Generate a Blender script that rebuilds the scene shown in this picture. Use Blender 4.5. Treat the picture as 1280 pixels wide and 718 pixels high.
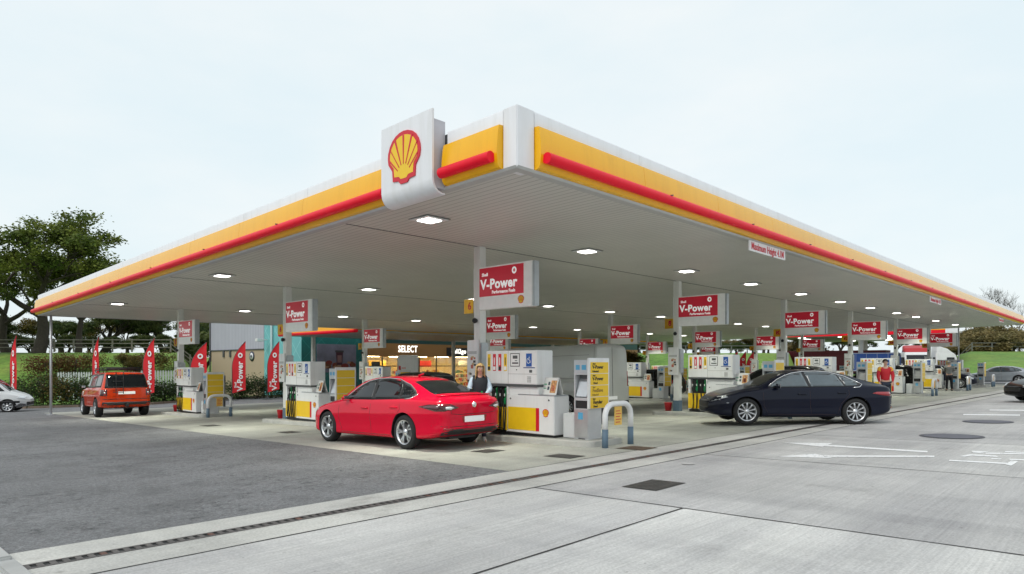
import bpy, bmesh, math, random
import numpy as np
from mathutils import Vector, Matrix
from mathutils.bvhtree import BVHTree
random.seed(7)
PI = math.pi
for o in list(bpy.data.objects): bpy.data.objects.remove(o)
SC = bpy.context.scene
COL = SC.collection
# ------------------------------------------------------------------ camera, sky, sun, exposure
EYE = 1.446
cam_d = bpy.data.cameras.new('camera'); cam = bpy.data.objects.new('camera', cam_d); COL.objects.link(cam)
cam.location = (0, 0, EYE); cam.rotation_euler = (PI/2, 0, 0)
cam_d.sensor_width = 36; cam_d.lens = 830/1280*36; cam_d.shift_y = 96/1280
cam_d.clip_start = .1; cam_d.clip_end = 3000
SC.camera = cam
SUN_EL, SUN_AZ = math.radians(48), math.radians(215)      # azimuth clockwise from +Y
wd = bpy.data.worlds.new('World'); SC.world = wd; wd.use_nodes = True
nt = wd.node_tree; nt.nodes.clear()
out = nt.nodes.new('ShaderNodeOutputWorld'); bg = nt.nodes.new('ShaderNodeBackground')
sky = nt.nodes.new('ShaderNodeTexSky'); sky.sky_type = 'NISHITA'; sky.sun_disc = False
sky.sun_elevation = SUN_EL; sky.sun_rotation = SUN_AZ; sky.air_density = 1.2; sky.dust_density = 2.5
tc = nt.nodes.new('ShaderNodeTexCoord'); mp = nt.nodes.new('ShaderNodeMapping')
mp.inputs['Scale'].default_value = (1.0, 1.0, 2.6)
nz = nt.nodes.new('ShaderNodeTexNoise'); nz.inputs['Scale'].default_value = 2.2; nz.inputs['Detail'].default_value = 5; nz.inputs['Roughness'].default_value = .55
cr = nt.nodes.new('ShaderNodeValToRGB')                 # cloud layer: slightly uneven pale stratus
cr.color_ramp.elements[0].position = .36; cr.color_ramp.elements[0].color = (6.3, 7.15, 7.45, 1)
cr.color_ramp.elements[1].position = .66; cr.color_ramp.elements[1].color = (7.15, 7.55, 7.6, 1)
mx = nt.nodes.new('ShaderNodeMix'); mx.data_type = 'RGBA'; mx.inputs[0].default_value = .9
L = nt.links.new
L(tc.outputs['Generated'], mp.inputs[0]); L(mp.outputs[0], nz.inputs[0]); L(nz.outputs[0], cr.inputs[0])
L(sky.outputs[0], mx.inputs[6]); L(cr.outputs[0], mx.inputs[7]); L(mx.outputs[2], bg.inputs[0])
bg.inputs[1].default_value = .1
L(bg.outputs[0], out.inputs[0])
sun_d = bpy.data.lights.new('sun', 'SUN'); sun_d.energy = .9; sun_d.angle = math.radians(25); sun_d.color = (1, .96, .9)
sun = bpy.data.objects.new('sun', sun_d); COL.objects.link(sun)
sun.rotation_euler = (PI/2-SUN_EL, 0, PI-SUN_AZ)
SC.view_settings.view_transform = 'Standard'; SC.view_settings.look = 'None'
SC.view_settings.exposure = 0.42; SC.view_settings.gamma = 1; SC.view_settings.use_curve_mapping = False
# ------------------------------------------------------------------ site frame
ANG = math.radians(46.67)
UX, UY = math.cos(ANG), math.sin(ANG)                     # u runs right-away, v runs left-away
VX, VY = -UY, UX
ROT = ANG-PI/2                                            # islands: local x = -v, local y = u
SL = -.024
def uv(u, v): return (UX*u+VX*v, UY*u+VY*v)
def to_uv(x, y): return (UX*x+UY*y, VX*x+VY*y)
def gz(u, v): return SL*max(-45, min(72, v))
def W(u, v, h=0): x, y = uv(u, v); return Vector((x, y, gz(u, v)+h))
def soff(u, v): return 4.467+SL*v+.003*u
def sm(a, b, t): t = max(0., min(1., (t-a)/(b-a))); return t*t*(3-2*t)
def zg(x, y):
    u, v = to_uv(x, y); z0 = gz(u, v)
    if y < 20: 
        k = sm(110, 150, math.hypot(x, y)); return z0*(1-k)+k*2.5 if k else z0
    t = x/y
    # zones: left bank, shop, bank behind, lorry park, right bank
    def zone(d0, d1, zt): return z0+(zt-z0)*sm(d0, d1, y)
    a = zone(44, 62, 2.55); b = zone(125, 150, 3.); c = zone(72, 96, 3.05); d = zone(128, 150, 3.8); e = z0+(1.9-z0)*sm(62, 78, y)+1.55*sm(84, 103, y)
    for k, (t0, nx) in enumerate(((-.33, b), (.05, c), (.395, d), (.67, e))):
        pass
    w = a
    w = w+(b-w)*sm(-.50, -.462, t); w = w+(c-w)*sm(.03, .08, t); w = w+(d-w)*sm(.42, .435, t); w = w+(e-w)*sm(.655, .68, t)
    return w
def PX(px, d, h=0):                                        # point at photo column px, depth d, standing on the ground
    x = (px-640)/830*d; return Vector((x, d, zg(x, d)+h))
# ------------------------------------------------------------------ materials
MATS = {}
def M(name, col, rough=.5, metal=0., var=.05, scale=6., bump=0., coat=0., emit=0., spec=.5, dirt=0.):
    if name in ('fascia_white', 'fascia_yellow', 'white_paint', 'column_white', 'fascia_red'): dirt = .05 if 'fascia' in name else .06
    if name in MATS: return MATS[name]
    m = bpy.data.materials.new(name); m.use_nodes = True; n = m.node_tree; b = n.nodes['Principled BSDF']
    b.inputs['Roughness'].default_value = rough; b.inputs['Metallic'].default_value = metal
    b.inputs['Coat Weight'].default_value = coat; b.inputs['Coat Roughness'].default_value = .04
    b.inputs['Specular IOR Level'].default_value = spec
    t = n.nodes.new('ShaderNodeTexCoord'); z = n.nodes.new('ShaderNodeTexNoise'); z.inputs['Scale'].default_value = scale
    z.inputs['Detail'].default_value = 6; z.inputs['Roughness'].default_value = .6
    n.links.new(t.outputs['Object'], z.inputs[0])
    r = n.nodes.new('ShaderNodeValToRGB'); e = r.color_ramp.elements
    e[0].position = .3; e[1].position = .7
    e[0].color = (*[max(0, c*(1-var)) for c in col], 1); e[1].color = (*[min(1, c*(1+var)) for c in col], 1)
    n.links.new(z.outputs[0], r.inputs[0]); src = r.outputs[0]
    if dirt:                                                # rain streaks and grime
        mp_ = n.nodes.new('ShaderNodeMapping'); mp_.inputs['Scale'].default_value = (2.6, 2.6, .22); n.links.new(t.outputs['Object'], mp_.inputs[0])
        zs = n.nodes.new('ShaderNodeTexNoise'); zs.inputs['Scale'].default_value = 2.; zs.inputs['Detail'].default_value = 7; zs.inputs['Roughness'].default_value = .7; n.links.new(mp_.outputs[0], zs.inputs[0])
        rs_ = n.nodes.new('ShaderNodeValToRGB'); rs_.color_ramp.elements[0].position = .33; rs_.color_ramp.elements[1].position = .52
        rs_.color_ramp.elements[0].color = (1-dirt*1.5, 1-dirt*1.6, 1-dirt*1.9, 1); rs_.color_ramp.elements[1].color = (1, 1, 1, 1); n.links.new(zs.outputs[0], rs_.inputs[0])
        mm = n.nodes.new('ShaderNodeMix'); mm.data_type = 'RGBA'; mm.blend_type = 'MULTIPLY'; mm.inputs[0].default_value = 1; n.links.new(src, mm.inputs[6]); n.links.new(rs_.outputs[0], mm.inputs[7]); src = mm.outputs[2]
    n.links.new(src, b.inputs['Base Color'])
    if emit:
        n.links.new(src, b.inputs['Emission Color']); b.inputs['Emission Strength'].default_value = emit
    if bump:
        q = n.nodes.new('ShaderNodeBump'); q.inputs['Strength'].default_value = bump; q.inputs['Distance'].default_value = .02
        z2 = n.nodes.new('ShaderNodeTexNoise'); z2.inputs['Scale'].default_value = scale*6; z2.inputs['Detail'].default_value = 5
        n.links.new(t.outputs['Object'], z2.inputs[0]); n.links.new(z2.outputs[0], q.inputs['Height']); n.links.new(q.outputs[0], b.inputs['Normal'])
    MATS[name] = m; return m
def ramp(n, a, b, pa=.3, pb=.7):
    r = n.nodes.new('ShaderNodeValToRGB'); e = r.color_ramp.elements
    e[0].position = pa; e[1].position = pb; e[0].color = (*a, 1); e[1].color = (*b, 1); return r
def mixn(n, fac, a, b, mode='MULTIPLY'):
    m = n.nodes.new('ShaderNodeMix'); m.data_type = 'RGBA'; m.blend_type = mode
    if isinstance(fac, (int, float)): m.inputs[0].default_value = fac
    else: n.links.new(fac, m.inputs[0])
    n.links.new(a, m.inputs[6]); n.links.new(b, m.inputs[7]); return m.outputs[2]
def concrete(name, col, tint=(1, 1, 1), broom=.5, stain=.16):
    m = bpy.data.materials.new(name); m.use_nodes = True; n = m.node_tree; b = n.nodes['Principled BSDF']; broom *= .7
    b.inputs['Roughness'].default_value = .82; b.inputs['Specular IOR Level'].default_value = .35
    t = n.nodes.new('ShaderNodeTexCoord'); src = t.outputs['Object']
    def noise(sc, det, scl=(1, 1, 1), rg=.6):
        mp = n.nodes.new('ShaderNodeMapping'); mp.inputs['Scale'].default_value = scl; n.links.new(src, mp.inputs[0])
        z = n.nodes.new('ShaderNodeTexNoise'); z.inputs['Scale'].default_value = sc; z.inputs['Detail'].default_value = det; z.inputs['Roughness'].default_value = rg
        n.links.new(mp.outputs[0], z.inputs[0]); return z.outputs[0]
    c = [col[k]*tint[k] for k in range(3)]
    big = ramp(n, [x*(1-stain) for x in c], [x*(1+stain*.7) for x in c], .34, .68); n.links.new(noise(.35, 8, (1, 1.2, 1)), big.inputs[0])
    fine = ramp(n, (.82, .82, .82), (1.14, 1.14, 1.14), .3, .7); n.links.new(noise(45, 4), fine.inputs[0])
    br = ramp(n, (1-.30*broom,)*3, (1+.22*broom,)*3, .34, .66); n.links.new(noise(1.0, 5, (.5, 26, 1), .75), br.inputs[0])
    st = ramp(n, (.62, .61, .60), (1, 1, 1), .30, .40); n.links.new(noise(.55, 7, (1, 1, 1), .7), st.inputs[0])
    pit = ramp(n, (.50, .49, .48), (1, 1, 1), .30, .36); n.links.new(noise(9, 5, (1, 1, 1), .75), pit.inputs[0])
    tyre = ramp(n, (.70, .70, .71), (1.05, 1.05, 1.04), .36, .50); n.links.new(noise(1.0, 4, (.9, .10, 1), .6), tyre.inputs[0])
    wear = ramp(n, (.80, .80, .82), (1.06, 1.06, 1.05), .38, .56); n.links.new(noise(.9, 6, (.18, 1.1, 1)), wear.inputs[0])
    spot = ramp(n, (.55, .54, .53), (1, 1, 1), .20, .27); n.links.new(noise(3.2, 3), spot.inputs[0])
    x = mixn(n, 1, big.outputs[0], fine.outputs[0]); x = mixn(n, 1, x, br.outputs[0]); x = mixn(n, .6, x, wear.outputs[0]); x = mixn(n, .8, x, spot.outputs[0]); x = mixn(n, .7, x, st.outputs[0]); x = mixn(n, .75, x, pit.outputs[0]); x = mixn(n, .45, x, tyre.outputs[0])
    n.links.new(x, b.inputs['Base Color'])
    q = n.nodes.new('ShaderNodeBump'); q.inputs['Strength'].default_value = .35; q.inputs['Distance'].default_value = .006
    n.links.new(noise(1.0, 4, (1.2, 60, 1), .8), q.inputs['Height']); n.links.new(q.outputs[0], b.inputs['Normal'])
    return m
def asphalt_mat(name, col=(.172, .173, .178)):
    m = bpy.data.materials.new(name); m.use_nodes = True; n = m.node_tree; b = n.nodes['Principled BSDF']
    b.inputs['Roughness'].default_value = .85
    t = n.nodes.new('ShaderNodeTexCoord')
    def noise(sc, det, rg=.6):
        z = n.nodes.new('ShaderNodeTexNoise'); z.inputs['Scale'].default_value = sc; z.inputs['Detail'].default_value = det; z.inputs['Roughness'].default_value = rg
        n.links.new(t.outputs['Object'], z.inputs[0]); return z.outputs[0]
    big = ramp(n, [c*.82 for c in col], [c*1.15 for c in col], .35, .66); n.links.new(noise(.3, 8, .65), big.inputs[0])
    fine = ramp(n, (.55,)*3, (1.5,)*3, .3, .72); n.links.new(noise(60, 3, .8), fine.inputs[0])
    mid = ramp(n, (.78,)*3, (1.08,)*3, .4, .5); n.links.new(noise(1.4, 7, .72), mid.inputs[0])
    v = n.nodes.new('ShaderNodeTexVoronoi'); v.inputs['Scale'].default_value = 38; n.links.new(t.outputs['Object'], v.inputs[0])
    sp = ramp(n, (2.1,)*3, (1,)*3, .03, .10); n.links.new(v.outputs['Distance'], sp.inputs[0])
    agg = ramp(n, (.45,)*3, (1.55,)*3, .36, .62); n.links.new(noise(22, 3, .7), agg.inputs[0])
    pz = ramp(n, (.45,)*3, (1,)*3, .38, .47); n.links.new(noise(7, 6, .8), pz.inputs[0])
    mask = ramp(n, (0,)*3, (1,)*3, .46, .54); n.links.new(noise(.55, 6, .65), mask.inputs[0])
    x = mixn(n, 1, big.outputs[0], fine.outputs[0]); x = mixn(n, .6, x, mid.outputs[0]); x = mixn(n, .5, x, sp.outputs[0]); x = mixn(n, .42, x, agg.outputs[0]); x = mixn(n, mask.outputs[0], x, mixn(n, 1, x, pz.outputs[0]), 'MIX')
    n.links.new(x, b.inputs['Base Color'])
    q = n.nodes.new('ShaderNodeBump'); q.inputs['Strength'].default_value = .6; q.inputs['Distance'].default_value = .01
    n.links.new(noise(70, 4, .8), q.inputs['Height']); n.links.new(q.outputs[0], b.inputs['Normal'])
    return m
def lines_mat(name, col, line, axis, period, width, rough=.45, metal=0., diag=False, var=.05):
    """panels with thin joint lines across an object axis"""
    m = bpy.data.materials.new(name); m.use_nodes = True; n = m.node_tree; b = n.nodes['Principled BSDF']
    b.inputs['Roughness'].default_value = rough; b.inputs['Metallic'].default_value = metal
    t = n.nodes.new('ShaderNodeTexCoord'); s = n.nodes.new('ShaderNodeSeparateXYZ'); n.links.new(t.outputs['Object'], s.inputs[0])
    def mth(op, a, bv):
        q = n.nodes.new('ShaderNodeMath'); q.operation = op
        n.links.new(a, q.inputs[0])
        if isinstance(bv, (int, float)): q.inputs[1].default_value = bv
        else: n.links.new(bv, q.inputs[1])
        return q.outputs[0]
    def line_of(sock):
        f = mth('FRACT', mth('MULTIPLY', sock, 1/period), 0); return mth('LESS_THAN', f, width/period)
    if diag:
        a = mth('ADD', s.outputs[axis], s.outputs[2]); c = mth('SUBTRACT', s.outputs[axis], s.outputs[2])
        fac = mth('MAXIMUM', line_of(a), line_of(c))
    else: fac = line_of(s.outputs[axis])
    z = n.nodes.new('ShaderNodeTexNoise'); z.inputs['Scale'].default_value = .7; z.inputs['Detail'].default_value = 5; n.links.new(t.outputs['Object'], z.inputs[0])
    r = ramp(n, [c*(1-var) for c in col], [c*(1+var) for c in col]); n.links.new(z.outputs[0], r.inputs[0])
    k = n.nodes.new('ShaderNodeRGB'); k.outputs[0].default_value = (*line, 1)
    n.links.new(mixn(n, fac, r.outputs[0], k.outputs[0], 'MIX'), b.inputs['Base Color'])
    return m
def grass_mat(name, a, b2, scale=.5):
    m = bpy.data.materials.new(name); m.use_nodes = True; n = m.node_tree; b = n.nodes['Principled BSDF']
    b.inputs['Roughness'].default_value = .9
    t = n.nodes.new('ShaderNodeTexCoord')
    def noise(sc, det):
        z = n.nodes.new('ShaderNodeTexNoise'); z.inputs['Scale'].default_value = sc; z.inputs['Detail'].default_value = det; z.inputs['Roughness'].default_value = .65
        n.links.new(t.outputs['Object'], z.inputs[0]); return z.outputs[0]
    r = ramp(n, a, b2, .35, .65); n.links.new(noise(scale*.3, 8), r.inputs[0])
    f = ramp(n, (.6,)*3, (1.4,)*3, .3, .7); n.links.new(noise(2.2, 8), f.inputs[0])
    dry = ramp(n, (1, 1, 1), (1.5, 1.05, 1.3), .45, .62); n.links.new(noise(.09, 6), dry.inputs[0])
    n.links.new(mixn(n, .8, mixn(n, 1, r.outputs[0], f.outputs[0]), dry.outputs[0]), b.inputs['Base Color'])
    return m
def leaf_mat(name, a, b2):
    m = bpy.data.materials.new(name); m.use_nodes = True; n = m.node_tree; b = n.nodes['Principled BSDF']
    b.inputs['Roughness'].default_value = .6; b.inputs['Specular IOR Level'].default_value = .25
    g = n.nodes.new('ShaderNodeNewGeometry'); t = n.nodes.new('ShaderNodeTexCoord')
    z = n.nodes.new('ShaderNodeTexNoise'); z.inputs['Scale'].default_value = .55; z.inputs['Detail'].default_value = 4; n.links.new(t.outputs['Object'], z.inputs[0])
    r = ramp(n, a, b2, .38, .62); n.links.new(z.outputs[0], r.inputs[0])
    f = ramp(n, (.6,)*3, (1.45,)*3, 0, 1); n.links.new(g.outputs['Random Per Island'], f.inputs[0])
    x = mixn(n, 1, r.outputs[0], f.outputs[0]); n.links.new(x, b.inputs['Base Color'])
    tr = n.nodes.new('ShaderNodeBsdfTranslucent'); n.links.new(x, tr.inputs[0])
    ms = n.nodes.new('ShaderNodeMixShader'); ms.inputs[0].default_value = .3
    n.links.new(b.outputs[0], ms.inputs[1]); n.links.new(tr.outputs[0], ms.inputs[2]); n.links.new(ms.outputs[0], n.nodes['Material Output'].inputs[0])
    return m
white = M('white_paint', (.78, .78, .79), .35, var=.03, scale=1.5)
cream = M('column_white', (.74, .74, .72), .4, var=.05, scale=3)
fwhite = M('fascia_white', (.80, .80, .83), .3, var=.03, scale=.6)
fyel = M('fascia_yellow', (.92, .47, .004), .24, var=.04, scale=.4, coat=.15, spec=.4)
fred = M('fascia_red', (.72, .004, .022), .42, var=.05, scale=.5, spec=.25, emit=.10)
yel = M('yellow_panel', (.86, .55, .015), .4, var=.04)
dyel = M('number_yellow', (.85, .50, .02), .45, var=.05)
redp = M('stripe_red', (.62, .012, .03), .4)
signred = M('sign_red', (.52, .008, .03), .3, var=.05, scale=1.2, emit=.12)
lettw = M('letter_white', (.85, .85, .85), .5, var=.01)
lettk = M('letter_black', (.02, .02, .02), .5)
lettr = M('letter_red', (.6, .01, .03), .5)
black = M('black_plastic', (.018, .018, .02), .5, bump=.05)
rubber = M('rubber', (.016, .016, .017), .8, bump=.1)
grey = M('grey_metal', (.42, .44, .46), .38, metal=.5, var=.08)
silver = M('silver_metal', (.62, .63, .65), .3, metal=.75, var=.06)
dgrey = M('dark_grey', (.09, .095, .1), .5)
bluegrey = M('base_blue_grey', (.10, .16, .22), .55)
blue = M('blue_sticker', (.01, .09, .38), .4)
lblue = M('light_blue_sticker', (.10, .38, .62), .4)
green = M('green_nozzle', (.01, .25, .08), .4)
chrome = M('chrome', (.85, .85, .86), .12, metal=1, var=.01)
alloy = M('alloy', (.60, .61, .63), .28, metal=.85, var=.04)
glass = M('tinted_glass', (.006, .008, .010), .04, var=.1, spec=.6)
glassl = M('car_glass', (.06, .085, .10), .04, var=.15, spec=1, coat=.6)
platew = M('number_plate', (.88, .88, .88), .4, var=.01, emit=.05)
lampr = M('tail_lamp', (.30, .004, .012), .12, coat=1)
lampw = M('clear_lamp', (.75, .78, .82), .1, metal=.3, coat=1)
lampd = M('lamp_smoke', (.06, .01, .015), .1, coat=1)
paper = M('paper_poster', (.75, .74, .72), .6)
skin = M('skin', (.60, .36, .27), .55, var=.04)
joint = M('joint_sealant', (.035, .034, .033), .8, var=.3, scale=3)
# ------------------------------------------------------------------ mesh helpers
class MB:
    def __init__(s): s.v = []; s.f = []; s.m = []; s.sm = []
    def add(s, vs, fs, mi=0, smooth=False):
        k = len(s.v); s.v += [tuple(p) for p in vs]
        for f in fs: s.f.append(tuple(i+k for i in f)); s.m.append(mi); s.sm.append(smooth)
        return s
    def box(s, x0, x1, y0, y1, z0, z1, mi=0):
        vs = [(x, y, z) for z in (z0, z1) for x, y in ((x0, y0), (x1, y0), (x1, y1), (x0, y1))]
        return s.add(vs, [(3, 2, 1, 0), (4, 5, 6, 7), (0, 1, 5, 4), (1, 2, 6, 5), (2, 3, 7, 6), (3, 0, 4, 7)], mi)
    def hexa(s, vs, mi=0): return s.add(vs, [(3, 2, 1, 0), (4, 5, 6, 7), (0, 1, 5, 4), (1, 2, 6, 5), (2, 3, 7, 6), (3, 0, 4, 7)], mi)
    def prism(s, pts, fn, d, mi=0):
        """pts 2-D outline, fn(x, y, depth) -> 3-D point"""
        n = len(pts); vs = [fn(x, y, 0) for x, y in pts]+[fn(x, y, d) for x, y in pts]
        return s.add(vs, [tuple(range(n))[::-1], tuple(range(n, 2*n))]+[(i, (i+1) % n, n+(i+1) % n, n+i) for i in range(n)], mi)
    def tube(s, pts, r, seg=8, mi=0, closed=False, cap=True):
        pts = [Vector(p) for p in pts]; n = len(pts); rs = r if isinstance(r, (list, tuple)) else [r]*n
        vs = []; up = None
        for i, p in enumerate(pts):
            a = pts[(i-1) % n] if (closed or i > 0) else p; b = pts[(i+1) % n] if (closed or i < n-1) else p
            t = (b-a); t = t.normalized() if t.length > 1e-9 else Vector((0, 0, 1))
            if up is None: up = t.orthogonal().normalized()
            up = (up-t*up.dot(t)); up = up.normalized() if up.length > 1e-6 else t.orthogonal().normalized()
            w = t.cross(up)
            for k in range(seg): an = 2*PI*k/seg; vs.append(p+(up*math.cos(an)+w*math.sin(an))*rs[i])
        fs = []
        for i in range(n if closed else n-1):
            for k in range(seg): j = (i+1) % n; fs.append((i*seg+k, i*seg+(k+1) % seg, j*seg+(k+1) % seg, j*seg+k))
        s.add(vs, fs, mi, True)
        if cap and not closed:
            k0 = len(s.v)-len(vs); s.f.append(tuple(k0+k for k in range(seg))[::-1]); s.m.append(mi); s.sm.append(False)
            s.f.append(tuple(k0+(n-1)*seg+k for k in range(seg))); s.m.append(mi); s.sm.append(False)
        return s
    def lathe(s, prof, c=(0, 0, 0), axis='z', seg=24, mi=0, smooth=True):
        vs = []
        for r, h in prof:
            for k in range(seg):
                a = 2*PI*k/seg; x, y = r*math.cos(a), r*math.sin(a)
                p = (x, y, h) if axis == 'z' else ((x, h, y) if axis == 'y' else (h, x, y))
                vs.append((p[0]+c[0], p[1]+c[1], p[2]+c[2]))
        fs = [(i*seg+k, i*seg+(k+1) % seg, (i+1)*seg+(k+1) % seg, (i+1)*seg+k) for i in range(len(prof)-1) for k in range(seg)]
        return s.add(vs, fs, mi, smooth)
    def build(s, name, mats, parent=None, bevel=0., smooth=None, seg=2):
        me = bpy.data.meshes.new(name); me.from_pydata(s.v, [], s.f)
        if not isinstance(mats, (list, tuple)): mats = [mats]
        for m in mats: me.materials.append(m)
        me.polygons.foreach_set('material_index', s.m)
        me.polygons.foreach_set('use_smooth', [bool(q) if smooth is None else smooth for q in s.sm])
        if bevel:
            b = bmesh.new(); b.from_mesh(me); bmesh.ops.remove_doubles(b, verts=b.verts, dist=1e-6)
            es = [e for e in b.edges if len(e.link_faces) == 2 and e.calc_face_angle(0) > .6]
            bmesh.ops.bevel(b, geom=es, offset=bevel, segments=seg, affect='EDGES', clamp_overlap=True); b.to_mesh(me); b.free()
        me.update(); return link(name, me, parent)
def link(name, data, parent=None):
    o = bpy.data.objects.new(name, data); COL.objects.link(o)
    if parent: o.parent = parent
    return o
def fix_normals(me):
    b = bmesh.new(); b.from_mesh(me); bmesh.ops.recalc_face_normals(b, faces=b.faces); b.to_mesh(me); b.free()
def tag(o, label=None, cat=None, group=None, kind=None):
    if label: o['label'] = label
    if cat: o['category'] = cat
    if group: o['group'] = group
    if kind: o['kind'] = kind
    return o
def thing(name, label, cat, loc=(0, 0, 0), rz=0, group=None):
    o = link(name, None); o.location = loc; o.rotation_euler = (0, 0, rz); return tag(o, label, cat, group)
def struct(o): o['kind'] = 'structure'; return o
def dup(root, loc, rz, label, group=None):
    r = root.copy(); COL.objects.link(r); r.location = loc; r.rotation_euler = (0, 0, rz); r['label'] = label
    if group: r['group'] = group
    for ch in list(root.children):
        c = ch.copy(); COL.objects.link(c); c.parent = r
        for g in list(ch.children):
            d = g.copy(); COL.objects.link(d); d.parent = c
    return r
def baked(o):
    """apply an object's modifiers"""
    bpy.context.view_layer.update(); dg = bpy.context.evaluated_depsgraph_get()
    me = bpy.data.meshes.new_from_object(o.evaluated_get(dg), depsgraph=dg)
    o.modifiers.clear(); o.data = me; return o
TX = {}
def text(name, s, size, mat, parent, loc, rot=(PI/2, 0, 0), align='CENTER', bold=0., sx=1., ext=.002):
    key = (s, size, mat.name, align, bold, ext)
    if key not in TX:
        cu = bpy.data.curves.new('t', 'FONT'); cu.body = s; cu.size = size; cu.align_x = align; cu.align_y = 'CENTER'
        cu.extrude = ext; cu.offset = bold; cu.resolution_u = 3 if size > .2 else 2; cu.space_character = 1.0+bold*6
        t = bpy.data.objects.new('t', cu); COL.objects.link(t); bpy.context.view_layer.update()
        dg = bpy.context.evaluated_depsgraph_get(); me = bpy.data.meshes.new_from_object(t.evaluated_get(dg))
        bpy.data.objects.remove(t); me.materials.clear(); me.materials.append(mat); TX[key] = me
    o = link(name, TX[key], parent); o.location = loc; o.rotation_euler = rot; o.scale = (sx, 1, 1); return o
FRONT = lambda x, z, d: (x, -d, z)                         # panel drawn on a face looking to local -y
SIDE = lambda y, z, d: (d, y, z)                           # panel drawn on a face looking to local +x
# pecten emblem: outline, border and ribs as thin raised meshes
def shell_pts(n=6):
    pts = []
    R = [(0, 1), (.13, .985), (.26, .94), (.36, .87), (.44, .77), (.49, .65), (.5, .54), (.48, .43), (.36, .29), (.34, .08), (.17, .065), (.10, .0)]
    pts = R+[(-x, y) for x, y in reversed(R[1:])]
    return pts
def emblem(parent, fn, cx, cz, h, d0=.0, name='shell_emblem', depth=.012):
    S = shell_pts(); k = h
    def T(x, y, d): return fn(cx+x*k, cz+y*k, d0+d)
    b = MB(); b.prism(S, T, depth)
    o = b.build(name, redp, parent)
    fix_normals(o.data)
    inner = [(x*.85, .5+(y-.5)*.84+ (.012 if y < .3 else 0)) for x, y in S]
    ib = MB()
    # gaps between ribs: yellow rays (raised) with red showing between them, solid yellow fan foot
    c = (0, .17)
    ib.prism([p for p in inner], lambda x, y, d: T(x, y, depth+d), .003)
    yo = ib.build('yellow_field', yel, o); fix_normals(yo.data)
    rb = MB()
    for a in (-62, -41, -20.5, 0, 20.5, 41, 62):
        a = math.radians(a); r0, r1 = .20, .62+.15*math.cos(a*1.1)
        dx, dy = math.sin(a), math.cos(a); px, py = dy, -dx
        w0, w1 = .010, .026
        q = [(c[0]+dx*r0-px*w0, c[1]+dy*r0-py*w0), (c[0]+dx*r0+px*w0, c[1]+dy*r0+py*w0), (c[0]+dx*r1+px*w1, c[1]+dy*r1+py*w1), (c[0]+dx*r1-px*w1, c[1]+dy*r1-py*w1)]
        # keep ribs inside the yellow field
        q = [(max(-.42, min(.42, x)), min(.915, y)) for x, y in q]
        rb.prism(q, lambda x, y, d: T(x, y, depth+.004+d), .003)
    ro = rb.build('ribs', redp, o); fix_normals(ro.data)
    return o
# ------------------------------------------------------------------ ground
def build_terrain():
    rs = [0, 3, 6, 10, 14, 18, 22, 26, 30, 34, 38, 42, 45, 48, 51, 54, 57, 60, 63, 66, 70, 74, 78, 82, 86, 90, 94, 98, 102, 108, 115, 122, 130, 138, 146, 155, 170, 200, 260, 360, 520, 800, 1300, 2000]
    na = 540; vs = [(0, 0, zg(0, 0)-.05)]
    for r in rs[1:]:
        for k in range(na):
            a = 2*PI*k/na; x, y = r*math.sin(a), r*math.cos(a); vs.append((x, y, zg(x, y)-.05))
    fs = [(0, 1+(k+1) % na, 1+k) for k in range(na)]
    for i in range(len(rs)-2):
        for k in range(na):
            a, b = 1+i*na, 1+(i+1)*na; fs.append((a+k, a+(k+1) % na, b+(k+1) % na, b+k))
    me = bpy.data.meshes.new('grass_ground'); me.from_pydata(vs, [], fs); me.polygons.foreach_set('use_smooth', [True]*len(fs))
    me.materials.append(grass_mat('grass', (.085, .19, .022), (.14, .26, .035))); me.update(); fix_normals(me)
    o = struct(link('grass_ground', me))
build_terrain()
def sheet(name, poly, mat, lift, frame=True):
    """flat sheet on the site plane from (u, v) corners"""
    b = MB(); b.add([(u, v, SL*v+lift) for u, v in poly], [tuple(range(len(poly)))])
    o = b.build(name, mat); o.rotation_euler = (0, 0, ANG); fix_normals(o.data)
    if o.data.polygons[0].normal.z < 0: o.data.flip_normals()
    return struct(o)
ASPH = asphalt_mat('asphalt')
C_A = concrete('concrete_light', (.60, .59, .575), broom=.6); C_B = concrete('concrete_driveway', (.47, .46, .455), broom=.55)
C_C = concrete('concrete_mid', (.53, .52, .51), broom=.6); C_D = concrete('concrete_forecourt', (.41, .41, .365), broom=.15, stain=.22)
C_E = concrete('concrete_strip', (.54, .53, .50), broom=.25)
road = sheet('asphalt_road', [(-60, -44), (122, -44), (122, 48), (26.9, 48), (26.5, 49.8), (22, 48.4), (16.2, 45.5), (14.5, 44), (10.9, 45), (8.6, 46), (-2, 52), (-60, 70)], ASPH, 0)
# concrete slabs: strip along the drain, driveway slabs right of it
dv = lambda u: 6.35-.0235*u                              # centre line of the channel drain
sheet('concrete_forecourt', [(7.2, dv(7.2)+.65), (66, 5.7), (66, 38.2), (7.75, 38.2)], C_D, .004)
sheet('concrete_strip', [(1.15, dv(1)+.074), (66, dv(66)+.074), (66, 5.695), (7.2, dv(7.2)+.645), (1.15, dv(1)+.62)], C_E, .004)
sheet('concrete_apron', [(1.15, dv(1)-.074), (66, dv(66)-.074), (66, dv(66)-.60), (1.15, dv(1)-.60)], C_E, .004)
jv = lambda u: dv(u)-.604
sheet('driveway_slab', [(1.15, jv(1)), (6.34, jv(6.34)), (6.34, 3.5), (1.15, 3.5)], C_C, .004)
sheet('driveway_slab', [(1.15, 3.5), (6.34, 3.5), (6.34, -44), (1.15, -44)], C_A, .004)
sheet('driveway_slab', [(6.34, jv(6.34)), (10.7, jv(10.7)), (10.7, -.2), (6.34, -.2)], C_B, .004)
sheet('driveway_slab', [(6.34, -.2), (10.7, -.2), (10.7, -44), (6.34, -44)], C_C, .004)
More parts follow.
